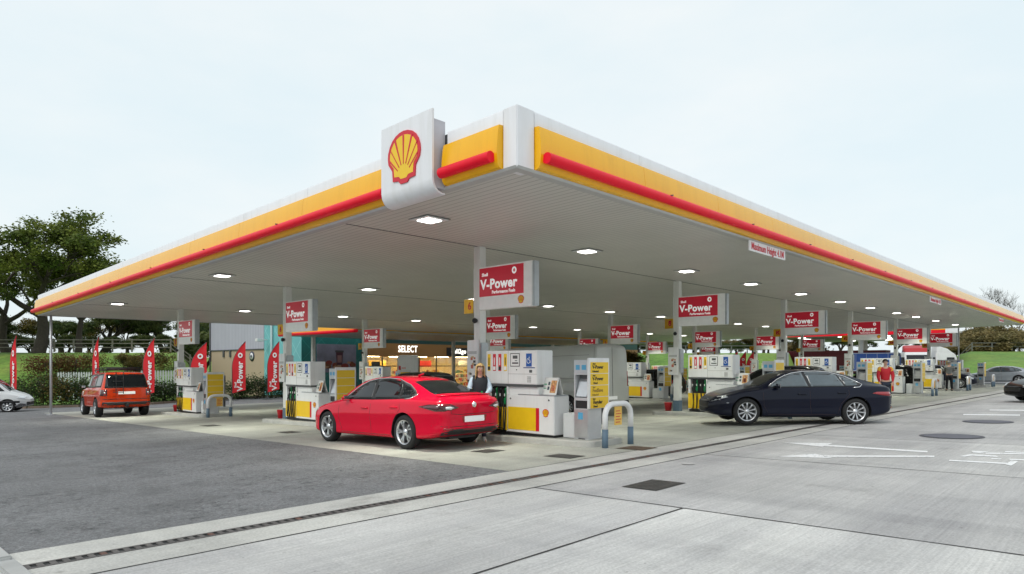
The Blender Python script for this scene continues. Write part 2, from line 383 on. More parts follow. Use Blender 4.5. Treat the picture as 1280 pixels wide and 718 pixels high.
sheet('driveway_slab', [(10.7, jv(10.7)), (15.1, jv(15.1)), (15.1, -.2), (10.7, -.2)], C_C, .004)
sheet('driveway_slab', [(10.7, -.2), (15.1, -.2), (15.1, -44), (10.7, -44)], C_B, .004)
sheet('driveway_slab', [(15.1, jv(15.1)), (66, jv(66)), (66, -44), (15.1, -44)], C_B, .004)
def jointline(pts, w=.03, name='slab_joint'):
    rnd = random.Random(3)
    (u0, v0), (u1, v1) = pts; n = max(2, int(math.hypot(u1-u0, v1-v0)/.35)); L_ = math.hypot(u1-u0, v1-v0)
    nx, ny = -(v1-v0)/L_, (u1-u0)/L_; vs = []; fs = []
    for i in range(n+1):
        t = i/n; a = w/2*rnd.uniform(.55, 1.35); b = w/2*rnd.uniform(.55, 1.35)
        u, v = u0+(u1-u0)*t, v0+(v1-v0)*t
        vs += [(u+nx*a, v+ny*a, SL*(v+ny*a)+.008), (u-nx*b, v-ny*b, SL*(v-ny*b)+.008)]
        if i: fs.append((2*i-2, 2*i-1, 2*i+1, 2*i))
    m = MB(); m.add(vs, fs); o = m.build(name, joint); o.rotation_euler = (0, 0, ANG); return struct(o)
jointline([(1.15, jv(1.15)), (66, jv(66))], .022); jointline([(7.2, dv(7.2)+.65), (66, 5.7)], .016)
jointline([(6.34, jv(6.34)), (6.34, -10)], .022); jointline([(10.7, jv(10.7)), (10.7, -10)], .02); jointline([(15.1, jv(15.1)), (15.1, -10)], .02)
jointline([(1.15, 3.5), (6.34, 3.5)], .024); jointline([(6.34, -.2), (15.1, -.2)], .018); jointline([(15.1, -2.5), (60, -3.5)], .018)
for vv in (9.9, 15.5, 24.5, 31): jointline([(7.3, vv), (66, vv)], .012)
for uu in (14.8, 24.6, 33.5, 43.2): jointline([(uu, 6.4), (uu, 38)], .012)
for uu in (22.5, 31, 41, 52): jointline([(uu, jv(uu)), (uu, -20)], .016)
# channel drain: frame with a row of slots
def drain():
    m = MB(); r = random.Random(5)
    u = 1.15
    m.add([(1.15, dv(1.15)-.075, SL*dv(1)+.002), (66, dv(66)-.075, SL*dv(66)+.002), (66, dv(66)+.075, SL*dv(66)+.002), (1.15, dv(1.15)+.075, SL*dv(1)+.002)], [(0, 1, 2, 3)], 0)
    while u < 40:
        v = dv(u); z = SL*v+.006; w = .055 if u < 12 else .10; st = .11 if u < 12 else .22
        mi = 2 if r.random() < .10 else 1
        m.box(u, u+w*.8, v-.042, v+.042, z-.003, z+.004, mi); u += st*.8
    for s in (-1, 1):
        m.add([(1.15, dv(1.15)+s*.062-.016, SL*dv(1)+.010), (66, dv(66)+s*.062-.016, SL*dv(66)+.010), (66, dv(66)+s*.062+.016, SL*dv(66)+.010), (1.15, dv(1.15)+s*.062+.016, SL*dv(1)+.010)], [(0, 1, 2, 3)], 1)
    o = m.build('channel_drain', [M('drain_dark', (.03, .03, .03), .9), M('drain_grate', (.11, .10, .095), .7, var=.3), M('drain_rust', (.13, .065, .05), .8, var=.3)])
    o.rotation_euler = (0, 0, ANG)
    tag(o, 'long dark slotted channel drain running across the light concrete in the foreground', 'drain')
drain()
# kerb at the near left corner and kerb along the far road edge
def kerb(name, pts, w=.14, h=.11, mat=None):
    m = MB()
    for (a, b) in zip(pts[:-1], pts[1:]):
        L_ = math.hypot(b[0]-a[0], b[1]-a[1]); nx, ny = -(b[1]-a[1])/L_*w/2, (b[0]-a[0])/L_*w/2
        n = max(1, int(L_/.95))
        for i in range(n):
            t0, t1 = i/n+.004, (i+1)/n-.004
            p0 = (a[0]+(b[0]-a[0])*t0, a[1]+(b[1]-a[1])*t0); p1 = (a[0]+(b[0]-a[0])*t1, a[1]+(b[1]-a[1])*t1)
            q = [(p0[0]-nx, p0[1]-ny), (p1[0]-nx, p1[1]-ny), (p1[0]+nx, p1[1]+ny), (p0[0]+nx, p0[1]+ny)]
            m.hexa([(x, y, SL*y-.05) for x, y in q]+[(x, y, SL*y+h) for x, y in q])
    o = m.build(name, mat or M('kerb_stone', (.42, .42, .41), .8, var=.15, scale=2, bump=.2), bevel=.015); o.rotation_euler = (0, 0, ANG); return struct(o)
PALE = concrete('pavement_pale', (.54, .55, .56), broom=.1)
sheet('pavement', [(1.145, -44), (1.145, 9.5), (-30, 30), (-30, -44)], PALE, .012)
kerb('kerb', [(1.07, -8), (1.07, 9.5), (-2, 12)], h=.05)
kerb('kerb', [(-2, 52.1), (8.6, 46.1), (10.9, 45.1), (14.5, 44.1), (16.2, 45.6), (22, 48.5), (26.3, 49.9)], w=.16, h=.13, mat=M('kerb_brown', (.22, .17, .13), .85, var=.2, scale=2))
# covers in the ground
def cover(u0, u1, v0, v1, name, mat, label, cat='drain cover', round_=False, bars=7):
    m = MB()
    if round_:
        n = 40; pts = [((u0+u1)/2+(u1-u0)/2*math.cos(2*PI*k/n), (v0+v1)/2+(v1-v0)/2*math.sin(2*PI*k/n)) for k in range(n)]
        m.add([(x, y, SL*y+.012) for x, y in pts], [tuple(range(n))]); 
        pts2 = [((u0+u1)/2+(u1-u0)/2*.86*math.cos(2*PI*k/n), (v0+v1)/2+(v1-v0)/2*.86*math.sin(2*PI*k/n)) for k in range(n)]
        m.add([(x, y, SL*y+.016) for x, y in pts2], [tuple(range(n))], 1)
    else:
        m.add([(x, y, SL*y+.010) for x, y in ((u0, v0), (u1, v0), (u1, v1), (u0, v1))], [(0, 1, 2, 3)])
        for k in range(bars):
            for j in range(4):
                a = u0+.03+(u1-u0-.06)*k/bars; b = v0+.03+(v1-v0-.06)*j/4
                m.add([(x, y, SL*y+.014) for x, y in ((a, b), (a+(u1-u0)/bars*.7, b), (a+(u1-u0)/bars*.7, b+(v1-v0)/4*.8), (a, b+(v1-v0)/4*.8))], [(0, 1, 2, 3)], 1)
    o = m.build(name, mat); o.rotation_euler = (0, 0, ANG); return tag(o, label, cat, 'covers set in the concrete')
iron = [M('cover_iron', (.06, .057, .052), .7, var=.25, scale=8), M('cover_plate', (.095, .09, .083), .6, metal=.2, var=.3, scale=8)]
rust = [M('cover_rusty', (.10, .075, .055), .7, var=.25, scale=8), M('cover_rust_plate', (.16, .11, .075), .7, var=.3, scale=8)]
cover(7.05, 7.78, 4.25, 4.75, 'drain_cover', iron, 'dark square drain cover alone in the driveway slab, nearest the bottom of the photo')
cover(8.85, 9.3, 7.0, 7.6, 'drain_cover', iron, 'dark rectangular cover in the concrete just left of the white hoop at pump 6')
cover(10.55, 11.1, 6.65, 7.25, 'drain_cover', rust, 'brown rusty cover in front of the white hoop at pump 6')
cover(8.65, 9.1, 16.3, 16.9, 'drain_cover', iron, 'small dark cover left of the red saloon by the pump 4 island')
cover(8.5, 8.95, 21.0, 21.7, 'drain_cover', iron, 'small dark cover beside the hoop of pump 3')
cover(8.6, 9.1, 8.75, 9.2, 'drain_cover', iron, 'dark wet looking cover under the rear bumper of the red saloon')
rc = [M('round_cover_rim', (.075, .075, .09), .7, var=.2), M('round_cover', (.11, .11, .135), .65, var=.2)]
cover(15.7, 16.9, 2.25, 3.4, 'manhole_cover', rc, 'large round bluish grey manhole cover behind the painted arrows', 'manhole cover', True)
cover(20.4, 21.7, 2.3, 3.4, 'manhole_cover', rc, 'smaller looking round manhole cover farther up the driveway, below the right edge black car', 'manhole cover', True)
cover(9.3, 9.5, 5.0, 5.2, 'manhole_cover', [C_A, C_C], 'small pale disc in the dark slab above the square drain cover', 'manhole cover', True)
# painted markings
def worn_white():
    m = bpy.data.materials.new('road_paint'); m.use_nodes = True; n = m.node_tree; b = n.nodes['Principled BSDF']; b.inputs['Roughness'].default_value = .7
    t = n.nodes.new('ShaderNodeTexCoord'); z = n.nodes.new('ShaderNodeTexNoise'); z.inputs['Scale'].default_value = 14; z.inputs['Detail'].default_value = 6
    n.links.new(t.outputs['Object'], z.inputs[0]); r = ramp(n, (.50,)*3, (.86,)*3, .34, .42); n.links.new(z.outputs[0], r.inputs[0]); n.links.new(r.outputs[0], b.inputs['Base Color']); return m
PAINT = worn_white()
def marking(polys, name='road_marking'):
    m = MB()
    for p in polys: m.add([(u, v, SL*v+.009) for u, v in p], [tuple(range(len(p)))])
    o = m.build(name, PAINT); o.rotation_euler = (0, 0, ANG)
    for f in o.data.polygons:
        if f.normal.z < 0: f.flip()
    return struct(o)
def G(px, py):
    t = (px-640)/830.; k = (455-py)/830.; V = VX*t+VY; U = UX*t+UY
    y = -EYE/(k-SL*V); return (U*y, V*y)
marking([[G(979, 554), G(1041, 554.6), G(1028, 559.2)], [G(1033, 556.6), G(1160, 564.6), G(1159, 566.4), G(1030, 558.4)]])
marking([[G(970, 571.5), G(1019, 568), G(1042, 573.5)], [G(1030, 570), G(1168, 570.4), G(1168, 572.2), G(1030, 572)]])
# worn letters read from the far side, and painted lines farther up the driveway
marking([[G(1187, 575.5), G(1260, 579.5), G(1259, 581.2), G(1186, 577)], [G(1264, 576.5), G(1273, 577.6), G(1264, 583), G(1257, 581.5)],
         [G(1200, 571), G(1212, 568.6), G(1245, 570.4), G(1249, 572.4), G(1240, 571.8), G(1214, 570.4), G(1206, 571.8)],
         [G(1214, 564.2), G(1236, 565.2), G(1226, 567.2), G(1216, 566.4)], [G(1232, 566.6), G(1280, 567.4), G(1280, 568.8), G(1232, 568.2)],
         [G(1256, 564.6), G(1282, 566.2), G(1282, 567.2), G(1256, 566)], [G(1240, 573.4), G(1252, 574), G(1250, 575.2), G(1238, 574.6)], [G(1262, 574.4), G(1284, 575.2), G(1284, 576.6), G(1262, 575.8)]])
marking([[G(1204, 518), G(1275, 518.8), G(1275, 520.2), G(1204, 519.4)], [G(1237, 512.5), G(1290, 513), G(1290, 514.2), G(1237, 513.6)]])
# ------------------------------------------------------------------ canopy
U0, U1, V0, V1 = 7.1, 65., 6.6, 36.
SOF = lines_mat('soffit_planks', (.63, .62, .585), (.36, .36, .33), 0, .16, .022, rough=.42, var=.06)
def canopy():
    root = thing('forecourt_canopy', 'huge flat white canopy with yellow and red fascia over the whole forecourt', 'canopy', (0, 0, 0), ANG)
    m = MB(); nu, nv = 24, 12
    P = lambda u, v, h: (u, v, soff(u, v)+h)
    # soffit underside
    m.hexa([P(U0+.02, V0+.02, 0), P(U1-.02, V0+.02, 0), P(U1-.02, V1-.02, 0), P(U0+.02, V1-.02, 0), P(U0+.02, V0+.02, .3), P(U1-.02, V0+.02, .3), P(U1-.02, V1-.02, .3), P(U0+.02, V1-.02, .3)])
    m.build('soffit', SOF, root)
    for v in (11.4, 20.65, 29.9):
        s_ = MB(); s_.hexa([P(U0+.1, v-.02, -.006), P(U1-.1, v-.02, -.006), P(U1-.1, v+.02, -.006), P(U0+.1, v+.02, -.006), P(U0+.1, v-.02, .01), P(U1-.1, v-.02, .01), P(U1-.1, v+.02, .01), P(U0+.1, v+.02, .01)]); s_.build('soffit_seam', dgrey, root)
    # fascia profiles swept along each edge: (outward, up)
    def sweep(name, prof, mat, a, b, outw, smooth=True, parent=root, closed=True):
        s = MB(); n = len(prof); vs = []
        for (u, v) in (a, b):
            for o_, h in prof: uu, vv = u+outw[0]*o_, v+outw[1]*o_; vs.append((uu, vv, soff(u, v)+h))
        fs = [(i, (i+1) % n, n+(i+1) % n, n+i) for i in range(n if closed else n-1)]
        s.add(vs, fs, 0, smooth)
        if closed: s.add(vs[:n], [tuple(range(n))[::-1]]); s.add(vs[n:], [tuple(range(n))])
        o = s.build(name, mat, parent); fix_normals(o.data)
        o.data.set_sharp_from_angle(angle=math.radians(35)); return o
    FT = .90
    pw = [(-.12, .667), (.010, .667), (.010, FT-.02), (0, FT), (-.12, FT)]
    py = [(-.1, .015), (.03, .015), (.09, .03), (.125, .08), (.14, .20), (.14, .34), (.13, .46), (.115, .58), (.095, .66), (.02, .665), (-.1, .665)]
    pt = [(-.15, -.02), (.0, -.02), (.03, .015), (-.15, .015)]
    tube = [(.205+.085*math.cos(a), .175+.085*math.sin(a)) for a in [2*PI*k/16 for k in range(16)]]
    edges = [((U0, 9.56), (U0, V1), (-1, 0)), ((U0, V0+.27), (U0, 8.12), (-1, 0)), ((U0+.37, V0), (U1, V0), (0, -1)), ((U0, V1), (U1, V1), (0, 1)), ((U1, V0), (U1, V1), (1, 0))]
    for k, (a, b, w) in enumerate(edges):
        # panels with hairline joints between them
        L_ = math.hypot(b[0]-a[0], b[1]-a[1]); n = max(1, round(L_/2.95)); 
        if k > 2: n = 1
        for i in range(n):
            g = .004 if n > 1 else 0
            pa = (a[0]+(b[0]-a[0])*(i/n+g/ (L_/n)/n*1), a[1]+(b[1]-a[1])*(i/n+g/L_)); pb = (a[0]+(b[0]-a[0])*((i+1)/n-g/L_), a[1]+(b[1]-a[1])*((i+1)/n-g/L_))
            sweep('fascia_top_panel', pw, fwhite, pa, pb, w); sweep('fascia_panel', py, fyel, pa, pb, w)
        d = ((b[0]-a[0])/L_, (b[1]-a[1])/L_)
        tw = []
        s0 = .06 if k in (1, 2) else 0; s1 = .06 if k == 1 else 0
        a2 = (a[0]+d[0]*s0, a[1]+d[1]*s0); b2 = (b[0]-d[0]*s1, b[1]-d[1]*s1)
        sweep('fascia_light_tube', tube, fred, a2, b2, w)
        # joint rings on the tube
        if k <= 2:
            nn = max(1, round(L_/3.6))
            for i in range(1, nn):
                rb = MB()
                c = (a[0]+(b[0]-a[0])*i/nn, a[1]+(b[1]-a[1])*i/nn)
                rb.box(*sorted((c[0]-abs(d[0])*.012+w[0]*.29-.004*abs(w[0]), c[0]+abs(d[0])*.012+w[0]*.10)), *sorted((c[1]-abs(d[1])*.012+w[1]*.29-.004*abs(w[1]), c[1]+abs(d[1])*.012+w[1]*.10)), soff(*c)+.238, soff(*c)+.258); rb.build('tube_bracket', dgrey, root)
    # dark backing behind joints + trims
    bk = MB()
    for a, b in (((U0+.02, V0+.3), (U0+.10, V1-.02)), ((U0+.4, V0+.02), (U1-.02, V0+.10))):
        q = [(a[0], a[1]), (b[0], a[1]), (b[0], b[1]), (a[0], b[1])]
        bk.hexa([P(x, y, .31) for x, y in q]+[P(x, y, .88) for x, y in q])
    bk.build('fascia_backing', dgrey, root)
    for a, b, w in ((( U0, V0), (U0, V1), (-1, 0)), ((U0, V0), (U1, V0), (0, -1)), ((U0, V1), (U1, V1), (0, 1))):
        sweep('edge_trim', pt, M('trim_grey', (.50, .50, .49), .5), a, b, w, smooth=False)
    # white corner casing
    c = MB(); c.hexa([P(U0-.02, V0-.02, -.008), P(U0+.366, V0-.02, -.008), P(U0+.366, V0+.266, -.008), P(U0-.02, V0+.266, -.008), P(U0-.02, V0-.02, .903), P(U0+.366, V0-.02, .903), P(U0+.366, V0+.266, .903), P(U0-.02, V0+.266, .903)])
    c.build('corner_casing', fwhite, root, bevel=.012)
    c = MB(); c.hexa([P(U1-.5, V0-.05, -.03), P(U1+.1, V0-.05, -.03), P(U1+.1, V0+.4, -.03), P(U1-.5, V0+.4, -.03), P(U1-.5, V0-.05, .95), P(U1+.1, V0-.05, .95), P(U1+.1, V0+.4, .95), P(U1-.5, V0+.4, .95)])
    c.build('end_casing', grey, root)
    # height limit boards below the right fascia
    for (ua, ub) in ((15., 17.15), (33.4, 35.6), (53, 55)):
        h = MB(); z0 = soff(ua, V0); z1 = soff(ub, V0)
        h.hexa([(ua, V0-.03, z0-.27), (ub, V0-.03, z1-.27), (ub, V0+.0, z1-.27), (ua, V0, z0-.27), (ua, V0-.03, z0-.03), (ub, V0-.03, z1-.03), (ub, V0+.0, z1-.03), (ua, V0, z0-.03)])
        hb = h.build('height_board', white, root)
        t = text('height_lettering', 'Maximum Height 4.1M', .235, lettr, hb, ((ua+ub)/2, V0-.034, (z0+z1)/2-.155), bold=.004, sx=.88)
    # emblem board standing in front of the left fascia, its foot curled under
    prof = [(-.26, 1.22), (-.30, 1.22), (-.30, .12), (-.285, .03), (-.24, -.05), (-.17, -.10), (-.10, -.115), (-.03, -.115), (-.03, -.09), (-.09, -.09), (-.16, -.07), (-.21, -.03), (-.25, .04), (-.26, .13)]
    b = MB(); a0, a1 = 8.16, 9.52; n = len(prof); vs = []
    for v in (a0, a1):
        for o_, h in prof: vs.append((U0+o_, v, soff(U0, v)+h))
    b.add(vs, [(i, (i+1) % n, n+(i+1) % n, n+i) for i in range(n)], 0, True); b.add(vs[:n], [tuple(range(n))]); b.add(vs[n:], [tuple(range(n))[::-1]])
    lb = b.build('emblem_board', fwhite, root); fix_normals(lb.data); lb.data.set_sharp_from_angle(angle=math.radians(40))
    sd = MB(); sd.hexa([(U0-.255, a0+.03, soff(U0, a0)-.02), (U0+.0, a0+.03, soff(U0, a0)-.02), (U0, a1-.03, soff(U0, a1)-.02), (U0-.255, a1-.03, soff(U0, a1)-.02), (U0-.255, a0+.03, soff(U0, a0)+1.08), (U0+.0, a0+.03, soff(U0, a0)+1.08), (U0, a1-.03, soff(U0, a1)+1.08), (U0-.255, a1-.03, soff(U0, a1)+1.08)])
    sd.build('board_housing', M('housing_grey', (.50, .50, .55), .5), lb)
    vm = (a0+a1)/2+.03; zm = soff(U0, vm)
    emblem(lb, lambda s, z, d: (U0-.30-d, vm-s, zm+z), 0, .17, .87, d0=.001, depth=.02)
canopy()
# ------------------------------------------------------------------ forecourt furniture
ORD = ['nearest the corner', 'second from the corner', 'third from the corner', 'fourth from the corner', 'fifth from the corner', 'farthest from the corner']
ROW = ['front row', 'middle row', 'back row']
def cu(i): return 10.97+9.32*i
def cv(j): return 11.4+9.25*j
GRID = [(i, j) for j in range(3) for i in range(6)]
def where(i, j): return '%s in the %s' % (ORD[i], ROW[j])
NUM = {(0, 0): '6', (0, 1): '4', (0, 2): '3', (1, 0): '8', (2, 0): '10', (3, 0): '12', (4, 0): '14', (5, 0): '16'}
first = {}
def put(key, maker, loc, rz, label, group):
    if key not in first:
        first[key] = maker(); r = first[key]; r.location = loc; r.rotation_euler = (0, 0, rz); r['label'] = label; r['group'] = group; return r
    return dup(first[key], loc, rz, label, group)
# ceiling lights
def make_light():
    r = thing('ceiling_light', 'x', 'ceiling light')
    m = MB(); m.box(-.29, .29, -.29, .29, -.012, .0); f = m.build('frame', M('lamp_frame', (.22, .22, .21), .5), r)
    m = MB(); m.box(-.27, .27, -.27, .27, -.03, -.013); m.build('bezel', white, r, bevel=.005)
    m = MB(); m.box(-.165, .165, -.165, .165, -.045, -.031); m.build('diffuser', M('lamp_glow', (1, .98, .93), .5, emit=5, var=.0), r)
    ld = bpy.data.lights.new('lamp', 'AREA'); ld.size = .38; ld.energy = 40; ld.color = (.97, 1, .86); ld.spread = math.radians(95)
    lo = link('lamp', ld, r); lo.location = (0, 0, -.06)
    return r
LU = [8.25, 13.3, 18.3, 22.9, 27.7, 32.6, 37.3, 42.4, 46.9, 52.4, 59.0]; LV = [9.98, 19.35, 28.85]
LN = ['front', 'middle', 'back']; CN = ['first', 'second', 'third', 'fourth', 'fifth', 'sixth', 'seventh', 'eighth', 'ninth', 'tenth', 'eleventh']
for j, v in enumerate(LV):
    for i, u in enumerate(LU):
        p = W(u, v); p.z = soff(u, v)-.003
        o = put('light', make_light, p, ANG, 'square ceiling light, %s from the left in the %s line' % (CN[i], LN[j]), 'square lights in the canopy soffit')
# columns
def make_column():
    r = thing('canopy_column', 'x', 'column')
    m = MB(); m.box(-.105, .105, -.105, .105, 0, 4.1); m.build('shaft', cream, r, bevel=.012)
    m = MB(); m.box(-.115, .115, -.115, .115, 0, .36); m.build('base_sleeve', bluegrey, r, bevel=.01)
    m = MB(); m.box(-.20, .20, -.20, .20, 4.04, 4.06); 
    b = MB(); b.box(-.27, .10, -.165, -.115, 1.22, 2.16); bb = b.build('notice_board', white, r, bevel=.01)
    p = MB(); p.box(-.235, .065, -.168, -.166, 1.30, 1.80); p.box(-.235, .065, -.1685, -.1662, 1.83, 1.90, 1)
    rr = random.Random(2)
    for k in range(9): x = -.22+rr.random()*.2; z = 1.33+rr.random()*.4; p.box(x, x+.05+rr.random()*.05, -.1695, -.1690, z, z+.04+rr.random()*.05, 2+k % 3)
    p.build('poster', [paper, M('poster_grey', (.5, .5, .5)), M('poster_red', (.5, .12, .08)), M('poster_dark', (.05, .05, .05)), M('poster_tan', (.55, .38, .2))], bb)
    b = MB(); b.box(.118, .158, -.10, .14, 1.30, 2.10); b.build('meter_box', grey, r, bevel=.008)
    b = MB(); b.lathe([(.001, -.21), (.05, -.205), (.065, -.17), (.05, -.13), (.04, -.105)], (0, 0, 2.62), 'y', 16); b.build('loudspeaker', black, r)
    return r
for (i, j) in GRID:
    u, v = cu(i), cv(j); p = W(u, v, .12)
    num = NUM.get((i, j))
    lab = 'white square canopy column, %s' % where(i, j)
    o = put('col', make_column, p, ROT, lab, 'white columns holding up the canopy')
    k = (soff(u, v)-.002-p.z)/4.1
    for c in o.children:
        if c.name.startswith('shaft'): c.scale.z = k
    # yellow number plate fixed to the column
    m = MB(); m.box(-.42, -.10, -.128, -.112, 2.80, 3.14); n_ = m.build('number_plate', dyel, o, bevel=.006)
    if num: text('numeral', num, .25, lettr, n_, (-.22, -.131, 2.97), bold=.004)
# hanging brand signs
def make_sign():
    r = thing('hanging_sign', 'x', 'sign')
    m = MB(); m.box(-.12, 1.74, -.10, .10, 0, 1.0); c = m.build('cabinet', M('sign_white', (.78, .78, .77), .35, emit=.04), r, bevel=.012)
    m = MB(); m.box(1.742, 1.80, -.085, .085, .005, .995); m.build('end_cap', grey, r, bevel=.01)
    m = MB(); m.box(0.0, 1.50, -.104, -.098, .30, .965); f = m.build('red_face', signred, r)
    Lw = M('letter_lit', (.86, .86, .86), .5, emit=.25, var=0)
    text('lettering', 'V-Power', .315, Lw, f, (.72, -.107, .57), bold=.010, sx=.98)
    text('lettering', 'Shell', .105, Lw, f, (.28, -.107, .805), bold=.003)
    text('lettering', 'Performance Fuels', .105, Lw, f, (.88, -.107, .385), bold=.0025, sx=.92)
    m = MB(); n = 20
    ring = [(1.22, .82)]
    vs = []; 
    for k in range(n): a = 2*PI*k/n; vs += [(1.22+.072*math.cos(a), -.108, .835+.08*math.sin(a)), (1.22+.034*math.cos(a), -.108, .835+.038*math.sin(a))]
    m.add(vs, [(2*k, 2*((k+1) % n), 2*((k+1) % n)+1, 2*k+1) for k in range(n)]); m.box(1.212, 1.228, -.109, -.107, .83, .84); m.build('ring_mark', Lw, f)
    emblem(r, FRONT, 1.42, .075, .185, d0=.101, depth=.004)
    return r
for (i, j) in GRID:
    u, v = cu(i), cv(j)
    lab = 'white framed red hanging sign, %s' % where(i, j)
    put('sign', make_sign, W(u, v, 2.99), ROT, lab, 'red and white signs hanging from the columns')
# islands
def make_island():
    r = thing('pump_island', 'x', 'kerbed island')
    def outline(x0, x1, w, rr):
        pts = []
        for cx, cy, a0 in ((x1-rr, w-rr, 0), (x0+rr, w-rr, 90), (x0+rr, -w+rr, 180), (x1-rr, -w+rr, 270)):
            for k in range(5): a = math.radians(a0+k*22.5); pts.append((cx+rr*math.cos(a), cy+rr*math.sin(a)))
        return pts
    m = MB(); O = outline(-.72, 3.72, .60, .22); I = outline(-.60, 3.60, .48, .15); n = len(O)
    Z = lambda x: -SL*x
    vs = [(x, y, Z(x)-.05) for x, y in O]+[(x, y, Z(x)+.105) for x, y in O]+[(x*.998+.003, y*.97, Z(x)+.12) for x, y in O]+[(x, y, Z(x)+.12) for x, y in I]
    fs = [(k*n+i, k*n+(i+1) % n, (k+1)*n+(i+1) % n, (k+1)*n+i) for k in range(3) for i in range(n)]
    m.add(vs, fs); m.build('kerb_edge', M('island_kerb', (.46, .455, .43), .85, var=.16, scale=3, bump=.3), r)
    m = MB(); m.add([(x, y, Z(x)+.117) for x, y in I], [tuple(range(n))]); m.build('paving', M('island_paving', (.36, .36, .33), .85, var=.2, scale=2, bump=.2), r)
    return r
def make_pump():
    """local x along the island, z = 0 on the island top, x origin at the column"""
    r = thing('fuel_pump', 'x', 'fuel pump')
    A, B_ = -.37, .13
    m = MB(); m.box(.62, 2.58, A+.03, B_-.03, 0, .07); m.build('plinth', black, r)
    m = MB(); m.box(1.27, 2.60, A, B_, .07, .88); cab = m.build('cabinet', white, r, bevel=.012)
    m = MB(); m.box(1.55, 2.60, A+.02, B_-.02, .884, .905); m.build('cabinet_top', grey, cab, bevel=.006)
    m = MB(); m.box(1.285, 2.10, A-.006, A, .13, .62); m.build('yellow_panel', yel, r)
    m = MB(); m.box(2.10, 2.19, A-.007, A, .13, .62); m.build('red_stripe', redp, r)
    emblem(r, FRONT, 2.37, .44, .17, d0=-A+.001, depth=.004)
    m = MB()
    for x, z in ((1.36, .80), (2.46, .80)): m.lathe([(.001, -.012), (.018, -.012), (.018, .004)], (x, A, z), 'y', 10)
    m.build('lock', dgrey, r)
    m = MB(); m.box(1.27, 2.13, A+.05, B_-.05, .88, 1.06); m.build('neck', white, r, bevel=.006)
    m = MB(); m.box(.60, 2.13, A+.01, B_-.01, 1.06, 1.115); m.build('shadow_gap_trim', dgrey, r)
    m = MB(); m.box(.60, 2.14, A-.01, B_+.01, 1.115, 1.85); head = m.build('display_head', white, r, bevel=.012)
    m = MB(); m.box(1.292, 1.30, A-.0125, A-.009, 1.12, 1.845); m.box(1.30, 2.14, A-.0125, A-.009, 1.335, 1.342); m.build('panel_joint', M('joint_grey', (.3, .3, .3)), head)
    # grade labels
    for k, (x, c) in enumerate(((.70, yel), (.87, redp), (1.04, redp), (1.21, yel))):
        m = MB(); m.box(x-.045, x+.045, A-.016, A-.011, 1.40, 1.78); l = m.build('grade_label', c, r)
        m = MB(); m.box(x-.035, x+.035, A-.0185, A-.0165, 1.42, 1.50); m.box(x-.012, x+.012, A-.0185, A-.0165, 1.53, 1.70, 1); m.build('grade_text', [lettk if k % 2 == 0 else lettw, lettk if c is yel else lettw], l)
    # price display with dark outline
    m = MB(); m.box(1.36, 1.64, A-.014, A-.011, 1.50, 1.79, 0); m.box(1.375, 1.625, A-.016, A-.0145, 1.515, 1.775, 1); m.box(1.44, 1.58, A-.018, A-.0165, 1.67, 1.74, 2); m.box(1.42, 1.60, A-.018, A-.0165, 1.56, 1.59, 0); m.box(1.50, 1.57, A-.018, A-.0165, 1.62, 1.635, 0)
    m.build('price_display', [black, white, dgrey], r)
    m = MB(); m.lathe([(.001, -.020), (.013, -.018), (.013, -.01)], (1.55, A, 1.43), 'y', 10); m.build('camera_dot', black, r)
    m = MB(); m.box(1.83, 1.99, A-.015, A-.011, 1.50, 1.78); bs = m.build('wheelchair_sticker', blue, r)
    m = MB(); m.tube([(1.93, A-.017, 1.735), (1.93, A-.017, 1.734)], .016, 8); m.tube([(1.925, A-.017, 1.71), (1.905, A-.017, 1.64), (1.94, A-.017, 1.64), (1.955, A-.017, 1.58)], .008, 6)
    m.tube([(1.90+.045*math.cos(a), A-.017, 1.625+.055*math.sin(a)) for a in [math.radians(110+22*k) for k in range(11)]], .006, 6); m.box(1.75, 2.08, A-.0135, A-.011, 1.465, 1.485, 1); m.build('wheelchair_symbol', [lettw, M('dark_blue', (.02, .04, .2))], bs)
    m = MB()
    for a in range(4):
        for b in range(3): m.box(1.86+.04*b, 1.89+.04*b, A-.016, A-.011, 1.16+.035*a, 1.185+.035*a, 0)
    m.box(1.92, 2.00, A-.016, A-.011, 1.37, 1.43, 1); m.build('keypad', [M('key_grey', (.45, .45, .45)), dgrey], r)
    # nozzle bay
    m = MB(); m.box(.60, .68, A, B_, .07, 1.06); m.box(1.24, 1.265, A, B_, .07, 1.06); m.box(.68, 1.24, A+.18, B_, .07, 1.06); m.build('bay_frame', white, r)
    m = MB(); m.box(.682, 1.238, A+.15, A+.178, .58, 1.058); m.build('nozzle_bay', black, r)
    m = MB(); m.box(.60, 1.263, A-.006, A+.0, .10, .60); m.build('bay_panel', yel, r)
    for k, x in enumerate((.76, .90, 1.04, 1.18)):
        gm = green if k % 2 else black
        m = MB(); m.box(x-.022, x+.022, A+.02, A+.10, .78, .93); m.tube([(x, A+.05, .93), (x, A+.02, 1.0), (x, A+.06, 1.03)], [.02, .018, .014], 8); m.box(x-.03, x+.03, A-.005, A+.06, .66, .80)
        n_ = m.build('nozzle', gm, r, bevel=.006)
        m = MB(); m.box(x-.012, x+.012, A-.010, A+.0, .84, .90); m.build('nozzle_badge', lettw, n_)
        m = MB(); s = (-1) ** k*.01
        pts = []
        for q in range(17):
            t = q/16.; pts.append((x+s+.055*math.sin(PI*t), A-.03-.05*math.sin(PI*t), .70-.60*math.sin(PI*t*.5) if t < .999 else .10))
        pts += [(x+.03, A-.04, .12), (x+.045, A-.02, .5), (x+.045, A+.05, 1.0)]
        m.tube(pts, .0135, 7); m.build('hose', rubber, r)
    return r
